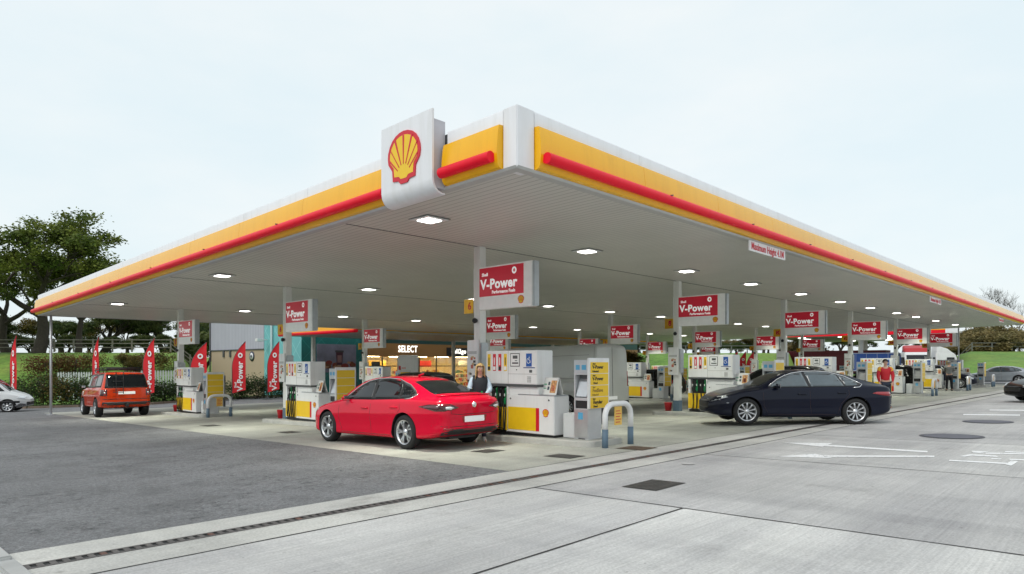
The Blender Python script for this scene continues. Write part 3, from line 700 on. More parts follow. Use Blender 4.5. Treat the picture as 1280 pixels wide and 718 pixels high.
def make_board():
    r = thing('counter_sign', 'x', 'tent sign')
    m = MB(); m.hexa([(-.24, -.11, 0), (.24, -.11, 0), (.24, -.095, 0), (-.24, -.095, 0), (-.22, -.01, .36), (.22, -.01, .36), (.22, .005, .36), (-.22, .005, .36)]); f = m.build('front_board', paper, r)
    m = MB(); m.hexa([(-.24, .095, 0), (.24, .095, 0), (.24, .11, 0), (-.24, .11, 0), (-.22, .006, .36), (.22, .006, .36), (.22, .02, .36), (-.22, .02, .36)]); m.build('back_board', paper, r)
    m = MB(); y = lambda z: -.1115+z*.277
    def q(x0, x1, z0, z1, mi): m.add([(x0, y(z0), z0), (x1, y(z0), z0), (x1, y(z1), z1), (x0, y(z1), z1)], [(0, 1, 2, 3)], mi)
    q(.03, .20, .04, .30, 0); q(.07, .16, .08, .2, 1); q(-.06, 0, .10, .17, 2); q(-.06, 0, .20, .27, 2); q(-.18, -.09, .2, .23, 3); q(-.18, -.09, .12, .14, 3); m.build('printed_picture', [M('pic_orange', (.6, .3, .12), .6, var=.6, scale=20), M('pic_red', (.45, .06, .05)), M('pic_dark', (.06, .08, .1)), M('pic_green', (.2, .45, .3))], f)
    return r
def make_service():
    r = thing('service_tower', 'x', 'service tower')
    x0, x1, A, B_ = -.18, .18, -.27, .18
    m = MB(); m.box(x0, x1, A+.006, B_, 0, .62); m.box(x0, x1, A+.006, B_, 1.30, 1.60); m.box(x0, x0+.03, A+.006, B_, .62, 1.30); m.box(x1-.03, x1, A+.006, B_, .62, 1.30); m.box(x0+.03, x1-.03, A+.20, B_, .62, 1.30); m.box(x0, x1, A+.006, B_-.002, .78, .84)
    b = m.build('tower_body', M('tower_silver', (.60, .61, .63), .4, metal=.35, var=.05), r)
    m = MB(); m.box(x0, x1+.0, A-.004, A+.006, 1.33, 1.60); fr = m.build('top_panel', M('tower_panel', (.52, .55, .58), .4, metal=.2), r, bevel=.004)
    m = MB(); m.box(-.13, -.03, A-.007, A-.004, 1.40, 1.50); m.box(.02, .13, A-.007, A-.004, 1.40, 1.50); m.build('pictogram', lblue, fr)
    m = MB(); m.box(x0+.03, x1-.03, A+.15, A+.198, .84, 1.30); m.build('towel_bay', dgrey, r)
    m = MB(); m.prism([(-.27+.01, .86), (-.27+.18, .90), (-.27+.18, 1.25), (-.27+.10, 1.16), (-.27+.05, 1.0)], lambda y, z, d: (-.13+d, y, z), .26); o = m.build('towel_dispenser', silver, r); fix_normals(o.data)
    m = MB(); m.box(x0+.03, x1-.03, A+.03, A+.19, .62, .78); m.build('bin_slot', black, r)
    m = MB(); m.box(x0+.01, x1-.01, A-.004, A+.006, .03, .60); dr = m.build('door', silver, r, bevel=.004)
    m = MB(); m.box(-.07, .05, A-.007, A-.004, .40, .54); m.build('sticker', lblue, dr)
    m = MB(); m.box(-.06, .1, A-.006, A-.004, .005, .02); m.build('foot_vent', black, dr)
    # price board on the end
    m = MB(); m.box(x1+.002, x1+.05, -.31, .39, .62, 1.64); pb = m.build('price_board', white, r, bevel=.008)
    for k, (s, t_) in enumerate((('V-Power', 'Unleaded'), ('V-Power', 'Diesel'), ('FuelSave', 'Unleaded'), ('Regular', 'Diesel'))):
        z1 = 1.555-k*.235; m = MB(); m.box(x1+.051, x1+.055, -.265, .345, z1-.222, z1); row = m.build('price_row', yel, pb)
        kk = lettk if k != 2 else M('letter_brown', (.35, .22, .03))
        text('price_lettering', 'Shell', .045, kk, row, (x1+.057, -.15, z1-.035), (PI/2, 0, PI/2), bold=.001)
        text('price_lettering', s, .10, kk, row, (x1+.057, -.02, z1-.10), (PI/2, 0, PI/2), bold=.003)
        text('price_lettering', t_, .055, kk, row, (x1+.057, -.10, z1-.185), (PI/2, 0, PI/2), bold=.0015)
    m = MB(); m.box(-.50, -.20, -.22, .15, 0, .50); m.build('side_cabinet', M('side_grey', (.62, .63, .64), .5), r, bevel=.008)
    m = MB(); m.box(-.02, .14, .45, .48, .25, 1.50); s_ = m.build('poster_frame', dgrey, r, bevel=.005)
    return r
def make_hoop():
    r = thing('hoop_barrier', 'x', 'hoop barrier')
    pts = [(0, -.44, .30)]+[(0, -.44+.26-.26*math.cos(a), .60+.24*math.sin(a)) for a in [PI/2*k/7 for k in range(8)]]+[(0, .44-.26+.26*math.cos(a), .60+.24*math.sin(a)) for a in [PI/2-PI/2*k/7 for k in range(8)]]+[(0, .44, .30)]
    m = MB(); m.tube(pts, .056, 14); m.build('hoop_tube', white, r)
    for y in (-.44, .44): m = MB(); m.tube([(0, y, -.05), (0, y, .36)], .061, 14); m.build('leg_sleeve', bluegrey, r)
    m = MB(); m.box(-.008, .008, -.12, .12, .42, .80); t = m.build('warning_tag', M('tag_yellow', (.80, .50, .10), .5), r)
    m = MB()
    for k in range(5): m.box(.009, .011, -.09, .09 if k % 2 else .05, .47+k*.055, .485+k*.055)
    m.build('tag_print', lettr, t)
    return r
def make_bucket():
    r = thing('fire_bucket', 'x', 'bucket')
    m = MB(); m.lathe([(.001, 0), (.10, 0), (.135, .27), (.14, .28), (.128, .275), (.095, .02), (.001, .02)], seg=20); m.build('pail', M('bucket_red', (.55, .01, .02), .4), r)
    m = MB(); m.tube([(.137*math.cos(a), 0, .27+.12*math.sin(a)) for a in [PI*k/10 for k in range(11)]], .005, 6); m.build('handle', silver, r)
    return r
for (i, j) in GRID:
    u, v = cu(i), cv(j); w = where(i, j)
    put('island', make_island, W(u, v), ROT, 'low kerbed concrete pump island, %s' % w, 'kerbed islands under the pumps')
    put('pump', make_pump, Vector((W(u, v).x, W(u, v).y, gz(u, v-1.6)+.122)), ROT, 'white and yellow fuel pump, %s' % w, 'white and yellow fuel pumps')
    q = W(u-.12, v-2.33); q.z = gz(u, v-1.6)+.122+.907
    put('board', make_board, q, ROT+.12*((i*7+j*3) % 3-1), 'white tent shaped advert on the pump %s' % w, 'tent shaped adverts on the pumps')
    q = W(u, v-3.22); q.z = gz(u, v-3.22)+.12
    put('tower', make_service, q, ROT, 'silver service tower with yellow price board, %s' % w, 'silver service towers with price boards')
    put('hoop', make_hoop, W(u, v-3.93), ROT, 'white hoop barrier with blue grey feet, %s' % w, 'white hoops guarding the islands')
    put('bucket', make_bucket, W(u-.05, v+.33, .12), ROT, 'red bucket beside the column %s' % w, 'red buckets on the islands')
# slim poles at the canopy's outer corners
def pole(u, v, label):
    m = MB(); p = W(u, v); m.tube([(0, 0, 0), (0, 0, soff(u, v)-p.z-.02)], .05, 10); m.box(-.12, .12, -.12, .12, 0, .02)
    o = m.build('support_pole', M('pole_grey', (.55, .56, .58), .4, metal=.3)); o.location = p; tag(o, label, 'pole', 'slim poles under the canopy edge')
pole(7.5, 35.6, 'slim white pole under the far left tip of the canopy'); pole(64.6, 10.7, 'slim grey pole under the far right end of the canopy')
# white board on a stand in front of the shop
def swing_board():
    p = W(22.3, 28.8); r = thing('display_board', 'white rounded display board standing behind the red saloon roof', 'display board', p, ROT+.25)
    m = MB(); m.box(-.68, .68, -.03, .03, 1.2, 2.55); b = m.build('panel', white, r, bevel=.10)
    m = MB(); m.tube([(-.7, 0, 1.15), (-.7, 0, 2.48), (-.6, 0, 2.58), (.6, 0, 2.58), (.7, 0, 2.48), (.7, 0, 1.15)], .02, 8); m.tube([(-.6, 0, 1.2), (-.6, 0, 0)], .025, 8); m.tube([(.6, 0, 1.2), (.6, 0, 0)], .025, 8); m.box(-.75, -.45, -.3, .3, 0, .05); m.box(.45, .75, -.3, .3, 0, .05); m.build('frame', grey, r)
    m = MB(); m.box(-.60, -.45, -.035, -.031, 1.8, 2.02); m.box(-.38, -.1, -.035, -.031, 1.87, 1.94, 1); m.build('print', [redp, M('pic_pink', (.6, .25, .25))], b)
swing_board()
# ------------------------------------------------------------------ vehicles
def paint(name, col, metal=.0, rough=.28): return M(name, col, rough+.15, metal=metal, var=.025, scale=1.5, coat=.8, spec=.08)
def itp(tab, x):
    """smooth (Catmull-Rom, clamped tangents) interpolation of a key table"""
    xs = [p[0] for p in tab]; ys = [p[1] for p in tab]
    if x <= xs[0]: return ys[0]
    if x >= xs[-1]: return ys[-1]
    i = max(k for k in range(len(xs)) if xs[k] <= x); h = xs[i+1]-xs[i]; t = (x-xs[i])/h
    def sl(k):
        if k == 0 or k == len(xs)-1: return (ys[1]-ys[0])/(xs[1]-xs[0]) if k == 0 else (ys[-1]-ys[-2])/(xs[-1]-xs[-2])
        a = (ys[k]-ys[k-1])/(xs[k]-xs[k-1]); b = (ys[k+1]-ys[k])/(xs[k+1]-xs[k])
        return 0 if a*b <= 0 else 2*a*b/(a+b)
    m0, m1 = sl(i)*h, sl(i+1)*h
    return ys[i]*(2*t**3-3*t*t+1)+m0*(t**3-2*t*t+t)+ys[i+1]*(-2*t**3+3*t*t)+m1*(t**3-t*t)
def body_mesh(S, mat, root, name='body'):
    Ln = S['len']; xs = [0, .03, .10, .2, .35]; x = .55
    while x < Ln-.6: xs.append(x); x += .2
    xs += [Ln-.5, Ln-.35, Ln-.2, Ln-.10, Ln-.03, Ln]
    if S.get('square'): xs = [0, .008]+xs[1:]
    rings = []
    for x in xs:
        w, zb, bl, tp, wr = (itp(S[k], x) for k in ('w', 'zb', 'belt', 'top', 'wr'))
        tp = max(tp, bl+.015); h = bl-zb; cr_ = S.get('crease', .62)
        P = [(0, zb), (.55*w, zb), (.93*w, zb+.01), (.992*w, zb+.07), (.966*w, zb+h*.34), (1.0*w, zb+h*cr_), (.992*w, zb+h*(cr_+.05)), (.962*w, bl-.05), (.93*w, bl+.005)]
        cab = tp-bl
        if cab > .12:
            e = S.get('edge', .07); P += [(wr+(.93*w-wr)*.5, bl+(cab-e)*.5), (wr+.012, tp-e), (wr*.93, tp-e*.35)]
        else: P += [(max(wr, .80*w), bl+cab*.45), (max(wr, .80*w)*.93, bl+cab*.75), (.70*w, bl+cab*.9)]
        P += [(.35*w if cab < .12 else wr*.5, tp-.004), (0, tp)]
        rings.append([(x, y, z) for y, z in P]+[(x, -y, z) for y, z in P[-2:0:-1]])
    n = len(rings[0]); m = MB()
    for r in rings: m.v += r
    for i in range(len(rings)-1):
        for k in range(n): m.f.append((i*n+k, i*n+(k+1) % n, (i+1)*n+(k+1) % n, (i+1)*n+k)); m.m.append(0); m.sm.append(True)
    for base, rev in ((0, 1), ((len(rings)-1)*n, 0)):        # end caps as quad strips across the width
        hn = n//2
        for k in range(hn):
            a, b = base+k, base+k+1; c, d = base+(n-k-1) % n, base+(n-k) % n
            if k == 0: f = (a, b, c)
            elif k == hn-1: f = (a, b, d)
            else: f = (a, b, c, d)
            m.f.append(f[::-1] if rev else f); m.m.append(0); m.sm.append(True)
    o = m.build(name, mat, root); fix_normals(o.data)
    sd = o.modifiers.new('s', 'SUBSURF'); sd.levels = sd.render_levels = 2
    baked(o); return o
def cut_arches(o, S, dark):
    m = MB()
    for x in S['axles']:
        for s in (-1, 1):
            prof = [(.001, .42*s), (S['wr_']+S.get('gap', .05), .42*s), (S['wr_']+S.get('gap', .05), 1.4*s), (.001, 1.4*s)]
            m.lathe(prof, (x, 0, S['wr_']), 'y', 40, 0, False)
    c = m.build('cutter', dark); b = bmesh.new(); b.from_mesh(c.data); bmesh.ops.remove_doubles(b, verts=b.verts, dist=.002); bmesh.ops.recalc_face_normals(b, faces=b.faces); b.to_mesh(c.data); b.free()
    o.data.materials.append(dark); c.data.materials.clear(); c.data.materials.append(o.data.materials[0]); c.data.materials.append(dark)
    for p in c.data.polygons: p.material_index = 1; p.use_smooth = False
    md = o.modifiers.new('b', 'BOOLEAN'); md.operation = 'DIFFERENCE'; md.solver = 'EXACT'; md.object = c
    baked(o); bpy.data.objects.remove(c); o.data.set_sharp_from_angle(angle=math.radians(38))
VIEW = {'L': ((1, 0, 0), (0, 0, 1), (0, -1, 0)), 'R': ((1, 0, 0), (0, 0, 1), (0, 1, 0)), 'B': ((0, 1, 0), (0, 0, 1), (1, 0, 0)), 'F': ((0, 1, 0), (0, 0, 1), (-1, 0, 0)), 'T': ((1, 0, 0), (0, 1, 0), (0, 0, -1))}
def shot(bvh, view, p, off):
    A, B_, D = (Vector(q) for q in VIEW[view]); o = A*p[0]+B_*p[1]-D*20
    h = bvh.ray_cast(o, D)
    if h[0] is None:
        h = bvh.find_nearest(A*p[0]+B_*p[1]-D*(2 if view not in 'BF' else 0)); 
    n = h[1]; n = n if n.dot(D) < 0 else -n
    return h[0]+n*off
def decal(bvh, view, poly, name, mat, parent, off=.005, res=.07):
    b = bmesh.new(); vs = [b.verts.new((x, y, 0)) for x, y in poly]; b.faces.new(vs)
    xs = [p[0] for p in poly]; ys = [p[1] for p in poly]
    for ax, (lo, hi) in enumerate(((min(xs), max(xs)), (min(ys), max(ys)))):
        k = lo+res
        while k < hi-1e-4:
            co = [0, 0, 0]; no = [0, 0, 0]; co[ax] = k; no[ax] = 1
            bmesh.ops.bisect_plane(b, geom=b.verts[:]+b.edges[:]+b.faces[:], plane_co=co, plane_no=no); k += res
    bmesh.ops.triangulate(b, faces=b.faces[:])
    A, B_, D = (Vector(q) for q in VIEW[view])
    for v in b.verts: v.co = shot(bvh, view, (v.co.x, v.co.y), off)
    bmesh.ops.recalc_face_normals(b, faces=b.faces)
    for f in b.faces:
        if f.normal.dot(D) > 0: f.normal_flip()
        f.smooth = True
    # give the panel an edge that drops back to the body
    r = bmesh.ops.extrude_edge_only(b, edges=[e for e in b.edges if e.is_boundary])
    for v in [g for g in r['geom'] if isinstance(g, bmesh.types.BMVert)]:
        nr = bvh.find_nearest(v.co); v.co = nr[0]-(v.co-nr[0]).normalized()*.002 if nr[0] else v.co
    me = bpy.data.meshes.new(name); b.to_mesh(me); b.free(); me.materials.append(mat); return link(name, me, parent)
def line(bvh, view, pts, r, name, mat, parent, off=.0, step=.08):
    q = []
    for a, b in zip(pts[:-1], pts[1:]):
        n = max(1, int(math.hypot(b[0]-a[0], b[1]-a[1])/step)); q += [(a[0]+(b[0]-a[0])*k/n, a[1]+(b[1]-a[1])*k/n) for k in range(n)]
    q.append(pts[-1]); m = MB(); m.tube([shot(bvh, view, p, off) for p in q], r, 6); return m.build(name, mat, parent)
WH = {}
def wheel(root, x, side, R, track, style='five', rimr=None, wid=.22):
    rimr = rimr or R*.72; key = (R, style, rimr, wid)
    if key not in WH:
        w2 = wid/2; m = MB()
        m.lathe([(rimr-.01, -w2+.02), (rimr+.01, -w2), (R-.05, -w2-.004), (R-.015, -w2+.02), (R, -w2+.05), (R, w2-.05), (R-.015, w2-.02), (R-.05, w2+.004), (rimr+.01, w2), (rimr-.01, w2-.02)], axis='y', seg=36)
        m.lathe([(R*.999, -.03), (R*1.001, 0), (R*.999, .03)], axis='y', seg=36)
        me1 = m.build('wheel', rubber); d1 = me1.data; bpy.data.objects.remove(me1)
        m = MB(); y0 = -w2+.02                                    # outer face at -y
        m.lathe([(rimr, y0-.012), (rimr-.018, y0-.006), (rimr-.03, y0+.03), (rimr-.035, y0+.12)], axis='y', seg=36)
        m.lathe([(.001, y0-.004), (.028, y0-.004), (.034, y0+.004), (.07, y0+.01), (.075, y0+.03)], axis='y', seg=20)
        m.lathe([(.001, y0+.07), (rimr-.03, y0+.07)], axis='y', seg=30, mi=1)
        m.lathe([(.001, y0+.045), (rimr*.62, y0+.05), (rimr*.62, y0+.07)], axis='y', seg=30, mi=2)
        ns, wd_ = (5, .30) if style == 'five' else ((10, .13) if style == 'multi' else (7, .26))
        for k in range(ns):
            a = 2*PI*k/ns+.2
            for tw, wk in (((-.11, .5), (.11, .5)) if style == 'five' else ((0, 1.),)):
                def pt(r, off, y): an = a+tw*(r/rimr)*2.0; return (r*math.cos(an)-off*math.sin(an), y, r*math.sin(an)+off*math.cos(an))
                ro, ri = rimr-.02, .045; hw0, hw1 = rimr*wd_*wk*.30, rimr*wd_*wk*.62
                rr = [ri, ri+(ro-ri)*.4, ri+(ro-ri)*.75, ro]; 
                vs = []
                for q, r_ in enumerate(rr):
                    h = hw0+(hw1-hw0)*q/3; yy = y0+.002+(.012 if q in (0,) else (.004 if q == 1 else -.004 if q == 2 else .0))
                    vs += [pt(r_, -h, yy), pt(r_, h, yy), pt(r_, h, yy+.035), pt(r_, -h, yy+.035)]
                fs = []
                for q in range(3):
                    for e in range(4): fs.append((4*q+e, 4*q+(e+1) % 4, 4*q+4+(e+1) % 4, 4*q+4+e))
                m.add(vs, fs, 0)
        ro_ = m.build('rim', [alloy, black, M('brake_disc', (.12, .12, .12), .5, metal=.5)]); fix_normals(ro_.data); d2 = ro_.data; bpy.data.objects.remove(ro_)
        WH[key] = (d1, d2)
    d1, d2 = WH[key]; w = link('wheel', d1, root); w.location = (x, side*track, R); w.rotation_euler = (0, random.uniform(0, 6), PI if side > 0 else 0)
    link('rim', d2, w); return w
def mirror_(root, S, mat, s):
    x, z, y = S['mirror']; m = MB(); m.box(x-.06, x+.06, s*(y+.02)-.09, s*(y+.02)+.09, z-.055, z+.07)
    b = m.build('door_mirror', mat, root, bevel=.045, smooth=True, seg=4)
    m = MB(); m.box(x-.066, x-.062, s*(y+.02)-.07, s*(y+.02)+.07, z-.04, z+.05); m.build('mirror_glass', chrome, b)
    m = MB(); m.hexa([(x-.03, s*(y-.14), z-.05), (x+.05, s*(y-.14), z-.05), (x+.04, s*(y-.02), z-.02), (x-.02, s*(y-.02), z-.02), (x-.03, s*(y-.14), z-.02), (x+.05, s*(y-.14), z-.02), (x+.04, s*(y-.02), z+.02), (x-.02, s*(y-.02), z+.02)]); m.build('mirror_arm', black, b)
def vehicle(S, name, label, cat, loc, rz, group=None):
    r = thing(name, label, cat, loc, rz, group); pm = S['paint']; body = body_mesh(S, pm, r)
    bvh = BVHTree.FromPolygons([v.co.copy() for v in body.data.vertices], [tuple(p.vertices) for p in body.data.polygons])
    cut_arches(body, S, black)
    gl = S.get('glass', glass)
    for side in 'LR':
        for k, w in enumerate(S.get('windows', [])): decal(bvh, side, w, 'side_window', gl, r, .004)
        for w in S.get('pillar', []): decal(bvh, side, w, 'window_pillar', black, r, .0035)
        for l in S.get('seams', []): line(bvh, side, l, .0045, 'door_seam', M('seam_dark', (.03, .01, .01), .6), body, -.001)
        if 'trim' in S: line(bvh, side, S['trim'], S.get('trimr', .011), 'window_trim', S.get('trimmat', chrome), r, .003)
        for (hx, hz) in S.get('handles', []):
            p = shot(bvh, side, (hx, hz), .0); s = 1 if side == 'L' else -1
            m = MB(); m.tube([(hx-.11, p.y-s*.01, hz), (hx-.09, p.y+s*.025, hz+.003), (hx+.09, p.y+s*.028, hz+.003), (hx+.11, p.y-s*.01, hz)], .014, 8); m.build('door_handle', S.get('handlemat', pm), r)
        for (poly, mat, off, nm) in S.get('side_panels', []): decal(bvh, side, poly, nm, mat, r, off)
    for view, poly, mat, off, nm in S.get('panels', []):
        decal(bvh, view, poly, nm, mat, r, off)
    for view, pts, rad, mat, nm in S.get('lines', []): line(bvh, view, pts, rad, nm, mat, body, 0)
    R = S['wr_']
    for x in S['axles']:
        for s in (-1, 1): wheel(r, x, s, R, S['track'], S.get('style', 'five'), S.get('rimr'), S.get('wwid', .22))
    # underside
    m = MB(); m.box(S['axles'][0]+R+.08, S['axles'][1]-R-.08, -.62, .62, S['zmin']-.02, S['zmin']+.15)
    for x in S['axles']: m.tube([(x, -S['track'], R), (x, S['track'], R)], .05, 8)
    m.box(.35, S['axles'][1]+.2, -.35, .35, S['zmin']-.0, S['zmin']+.12); m.build('underbody', black, r)
    for s in (-1, 1): mirror_(r, S, S.get('mirrormat', pm), s)
    for (y, z, w) in S.get('plates', []):
        p = shot(bvh, 'B', (y, z), 0); m = MB(); m.box(p.x-.014, p.x+.03, y-w/2, y+w/2, z-.056, z+.056); m.build('number_plate', platew, r, bevel=.004)
    if 'extra' in S: S['extra'](r, bvh, S)
    return r
def saloon(pm, **k):
    S = dict(paint=pm, len=4.9, axles=(1.09, 3.92), wr_=.345, track=.80, zmin=.2, rimr=.245,
        w=[(0, .60), (.06, .76), (.2, .86), (.5, .915), (1.1, .932), (2.5, .93), (3.9, .925), (4.4, .88), (4.7, .75), (4.84, .56), (4.9, .36)],
        zb=[(0, .40), (.15, .30), (.5, .22), (1.2, .19), (4.2, .19), (4.6, .21), (4.9, .30)],
        belt=[(0, .86), (.06, .95), (.3, .995), (.9, 1.0), (2., .965), (3.2, .94), (3.7, .90), (4.3, .80), (4.7, .68), (4.9, .55)],
        top=[(0, .89), (.05, 1.0), (.22, 1.045), (.45, 1.11), (.8, 1.235), (1.2, 1.355), (1.6, 1.43), (2.1, 1.465), (2.5, 1.455), (2.85, 1.39), (3.2, 1.24), (3.5, 1.05), (3.62, .985), (3.9, .945), (4.3, .86), (4.7, .72), (4.9, .57)],
        wr=[(0, .55), (.4, .66), (.9, .60), (1.6, .60), (2.4, .61), (3., .64), (3.5, .74), (4.9, .4)],
        windows=[[(3.22, .985), (3.15, 1.06), (2.86, 1.24), (2.60, 1.345), (2.34, 1.385), (2.24, .995)], [(2.16, .998), (2.26, 1.388), (1.95, 1.395), (1.62, 1.37), (1.45, 1.33), (1.32, 1.01)], [(1.27, 1.015), (1.40, 1.32), (1.15, 1.235), (1.0, 1.155), (.90, 1.085), (.98, 1.03)]],
        pillar=[[(3.28, .972), (3.2, 1.06), (2.9, 1.25), (2.62, 1.362), (2.3, 1.405), (1.95, 1.412), (1.6, 1.387), (1.2, 1.275), (.95, 1.15), (.84, 1.075), (.94, 1.015), (1.3, .995), (2.2, .975)]],
        trim=[(3.24, 1.03), (3.0, 1.20), (2.8, 1.295), (2.6, 1.365), (2.3, 1.41), (1.95, 1.418), (1.6, 1.392), (1.2, 1.28), (.95, 1.155), (.83, 1.075), (.93, 1.012), (1.1, .997)],
        seams=[[(3.42, .92), (3.40, .5), (3.3, .32)], [(2.21, .97), (2.22, .6), (2.18, .3)], [(1.25, .99), (1.20, .8), (1.42, .55), (1.5, .30)], [(3.3, .275), (1.55, .27)]],
        handles=[(2.42, .80), (1.40, .83)], mirror=(3.08, 1.0, .93), plates=[(0, .60, .52)],
        panels=[('T', [(1.22, -.50), (1.22, .50), (.95, .545), (.62, .60), (.44, .62), (.42, .3), (.42, -.3), (.44, -.62), (.62, -.60), (.95, -.545)], glass, .005, 'rear_window'),
                ('T', [(2.78, -.54), (2.78, .54), (3.15, .60), (3.46, .66), (3.52, .3), (3.52, -.3), (3.46, -.66), (3.15, -.60)], glass, .005, 'windscreen'),
                ('B', [(-.72, .25), (.72, .25), (.76, .36), (.55, .42), (-.55, .42), (-.76, .36)], black, .006, 'rear_valance'),
                ('F', [(-.45, .42), (.45, .42), (.5, .62), (-.5, .62)], black, .004, 'grille')],
        side_panels=[([(.02, .80), (.12, .90), (.34, .905), (.62, .86), (.40, .82), (.2, .775), (.06, .77)], lampd, .010, 'tail_lamp'), ([(4.35, .74), (4.68, .62), (4.80, .58), (4.78, .66), (4.6, .72), (4.4, .78)], lampw, .008, 'headlamp')])
    S.update(k); return S
def red_extra(r, bvh, S):
    for s in (-1, 1):
        o = decal(bvh, 'B', [(s*.40, .83), (s*.60, .905), (s*.80, .90), (s*.80, .80), (s*.62, .785)][::s], 'tail_lamp', lampd, r, .010)
        decal(bvh, 'B', [(s*.52, .835), (s*.62, .86), (s*.70, .85), (s*.70, .81), (s*.6, .80)][::s], 'lamp_lens', lampw, o, .014)
        decal(bvh, 'B', [(s*.60, .885), (s*.78, .885), (s*.78, .87), (s*.6, .87)][::s], 'lamp_strip', lampr, o, .014)
    m = MB(); p = shot(bvh, 'B', (0, .875), 0)
    m.lathe([(.001, -.014), (.048, -.012), (.056, -.006), (.056, .01)], (p.x, 0, .875), 'x', 20); m.build('boot_badge', chrome, r)
    m = MB(); m.tube([(.36, -.66, .03+1.035), (.27, -.68, 1.06), (.25, 0, 1.075), (.27, .68, 1.06), (.36, .66, 1.065)], .016, 8); m.build('spoiler_lip', S['paint'], r)
    m = MB(); m.tube([(2.6-.9, 0, 1.46), (1.55, 0, 1.50)], [.03, .012], 8); m.build('roof_aerial', S['paint'], r)
    sm_ = M('seam_dark', (.03, .01, .01), .6)
    for pts in ([(-.70, .93), (-.60, .84), (-.585, .72), (-.40, .70), (.40, .70), (.585, .72), (.60, .84), (.70, .93)], [(-.86, .50), (-.60, .47), (.60, .47), (.86, .50)]): line(bvh, 'B', pts, .0055, 'tailgate_seam', sm_, r, -.001)
    for s in (-1, 1): decal(bvh, 'B', [(s*.55, .40), (s*.74, .42), (s*.74, .455), (s*.55, .44)][::s], 'rear_reflector', lampr, r, .008)
    decal(bvh, 'B', [(-.30, .545), (.30, .545), (.34, .67), (-.34, .67)], 'plate_recess', M('recess_red', (.30, .004, .010), .4), r, .002)
    for s in 'LR': decal(bvh, s, [(3.78, .60), (3.90, .58), (3.88, .55), (3.76, .57)], 'wing_badge', chrome, r, .004)
    m = MB(); m.box(4.9, 4.92, -.1, .1, .5, .52); m.build('tow_eye_cover', S['paint'], r)
RED = M('car_red', (.62, .002, .028), .45, var=.02, scale=1.5, coat=.75, spec=.0); 
def along(u, v, ang=0): p = W(u, v); return p, math.atan2(VY, VX)+ang
TILT = math.atan(SL)
def place(o, u, v, ang=0):
    p, a = along(u, v, ang); o.location = p; o.rotation_euler = (0, -TILT*math.cos(ang), a); return o
o = vehicle(saloon(RED, extra=red_extra), 'saloon_car', 'bright red saloon with chrome window trim refuelling at pump 6', 'car', (0, 0, 0), 0)
place(o, 8.99, 9.48)
# dark car crossing the driveway
NAVY = M('car_navy', (.006, .008, .020), .35, var=.03, scale=1.5, coat=.45, spec=.05)
S = saloon(NAVY, len=4.75, style='multi', side_panels=[([(.03, .78), (.14, .86), (.5, .86), (.62, .82), (.40, .78), (.08, .74)], lampr, .010, 'tail_lamp'), ([(4.30, .72), (4.60, .62), (4.70, .58), (4.68, .66), (4.5, .73), (4.35, .76)], lampw, .010, 'headlamp')])
for k in ('w', 'zb', 'belt', 'top', 'wr'): S[k] = [(x*4.75/4.9, y) for x, y in S[k]]
S['top'] = [(x, y-.03 if y > 1.2 else y) for x, y in S['top']]; S['axles'] = (1.03, 3.83)
S['windows'] = [[(x, z-.025) if z > 1.2 else (x, z) for x, z in w] for w in S['windows']]; S['pillar'] = [[(x, z-.025) if z > 1.2 else (x, z) for x, z in w] for w in S['pillar']]; S['trim'] = [(x, z-.028) for x, z in S['trim']]
S['glass'] = glassl
o = vehicle(S, 'saloon_car', 'dark navy saloon driving across the forecourt exit to the left', 'car', (0, 0, 0), 0)
o.location = (9.95, 18.05, zg(9, 18.)+.0); o.rotation_euler = (0, 0, PI-.02)
# saloon and hatch in distance
SILV = paint('car_silver', (.42, .45, .50), .5)
S = saloon(SILV, glass=glassl, side_panels=[([(.02, .74), (.1, .92), (.26, .92), (.30, .76), (.06, .72)], lampr, .010, 'tail_lamp')], plates=[])
o = vehicle(S, 'saloon_car', 'silver saloon parked beyond the far right end of the canopy', 'car', (0, 0, 0), 0); place(o, 67.6, 5.9)
BLK = M('car_black', (.005, .005, .006), .35, var=.03, scale=1.5, coat=.45, spec=.05)
S = saloon(BLK, panels=[p for p in saloon(BLK)['panels']]+[('F', [(.52, .60), (.80, .60), (.84, .70), (.60, .72)], lampw, .012, 'headlamp'), ('F', [(-.52, .60), (-.60, .72), (-.84, .70), (-.80, .60)], lampw, .012, 'headlamp')])
o = vehicle(S, 'saloon_car', 'black car entering at the right edge of the photo with its white headlamp showing', 'car', (0, 0, 0), 0)
o.location = (19.75+4.9, 25.9, zg(21, 26)); o.rotation_euler = (0, 0, PI-.08)
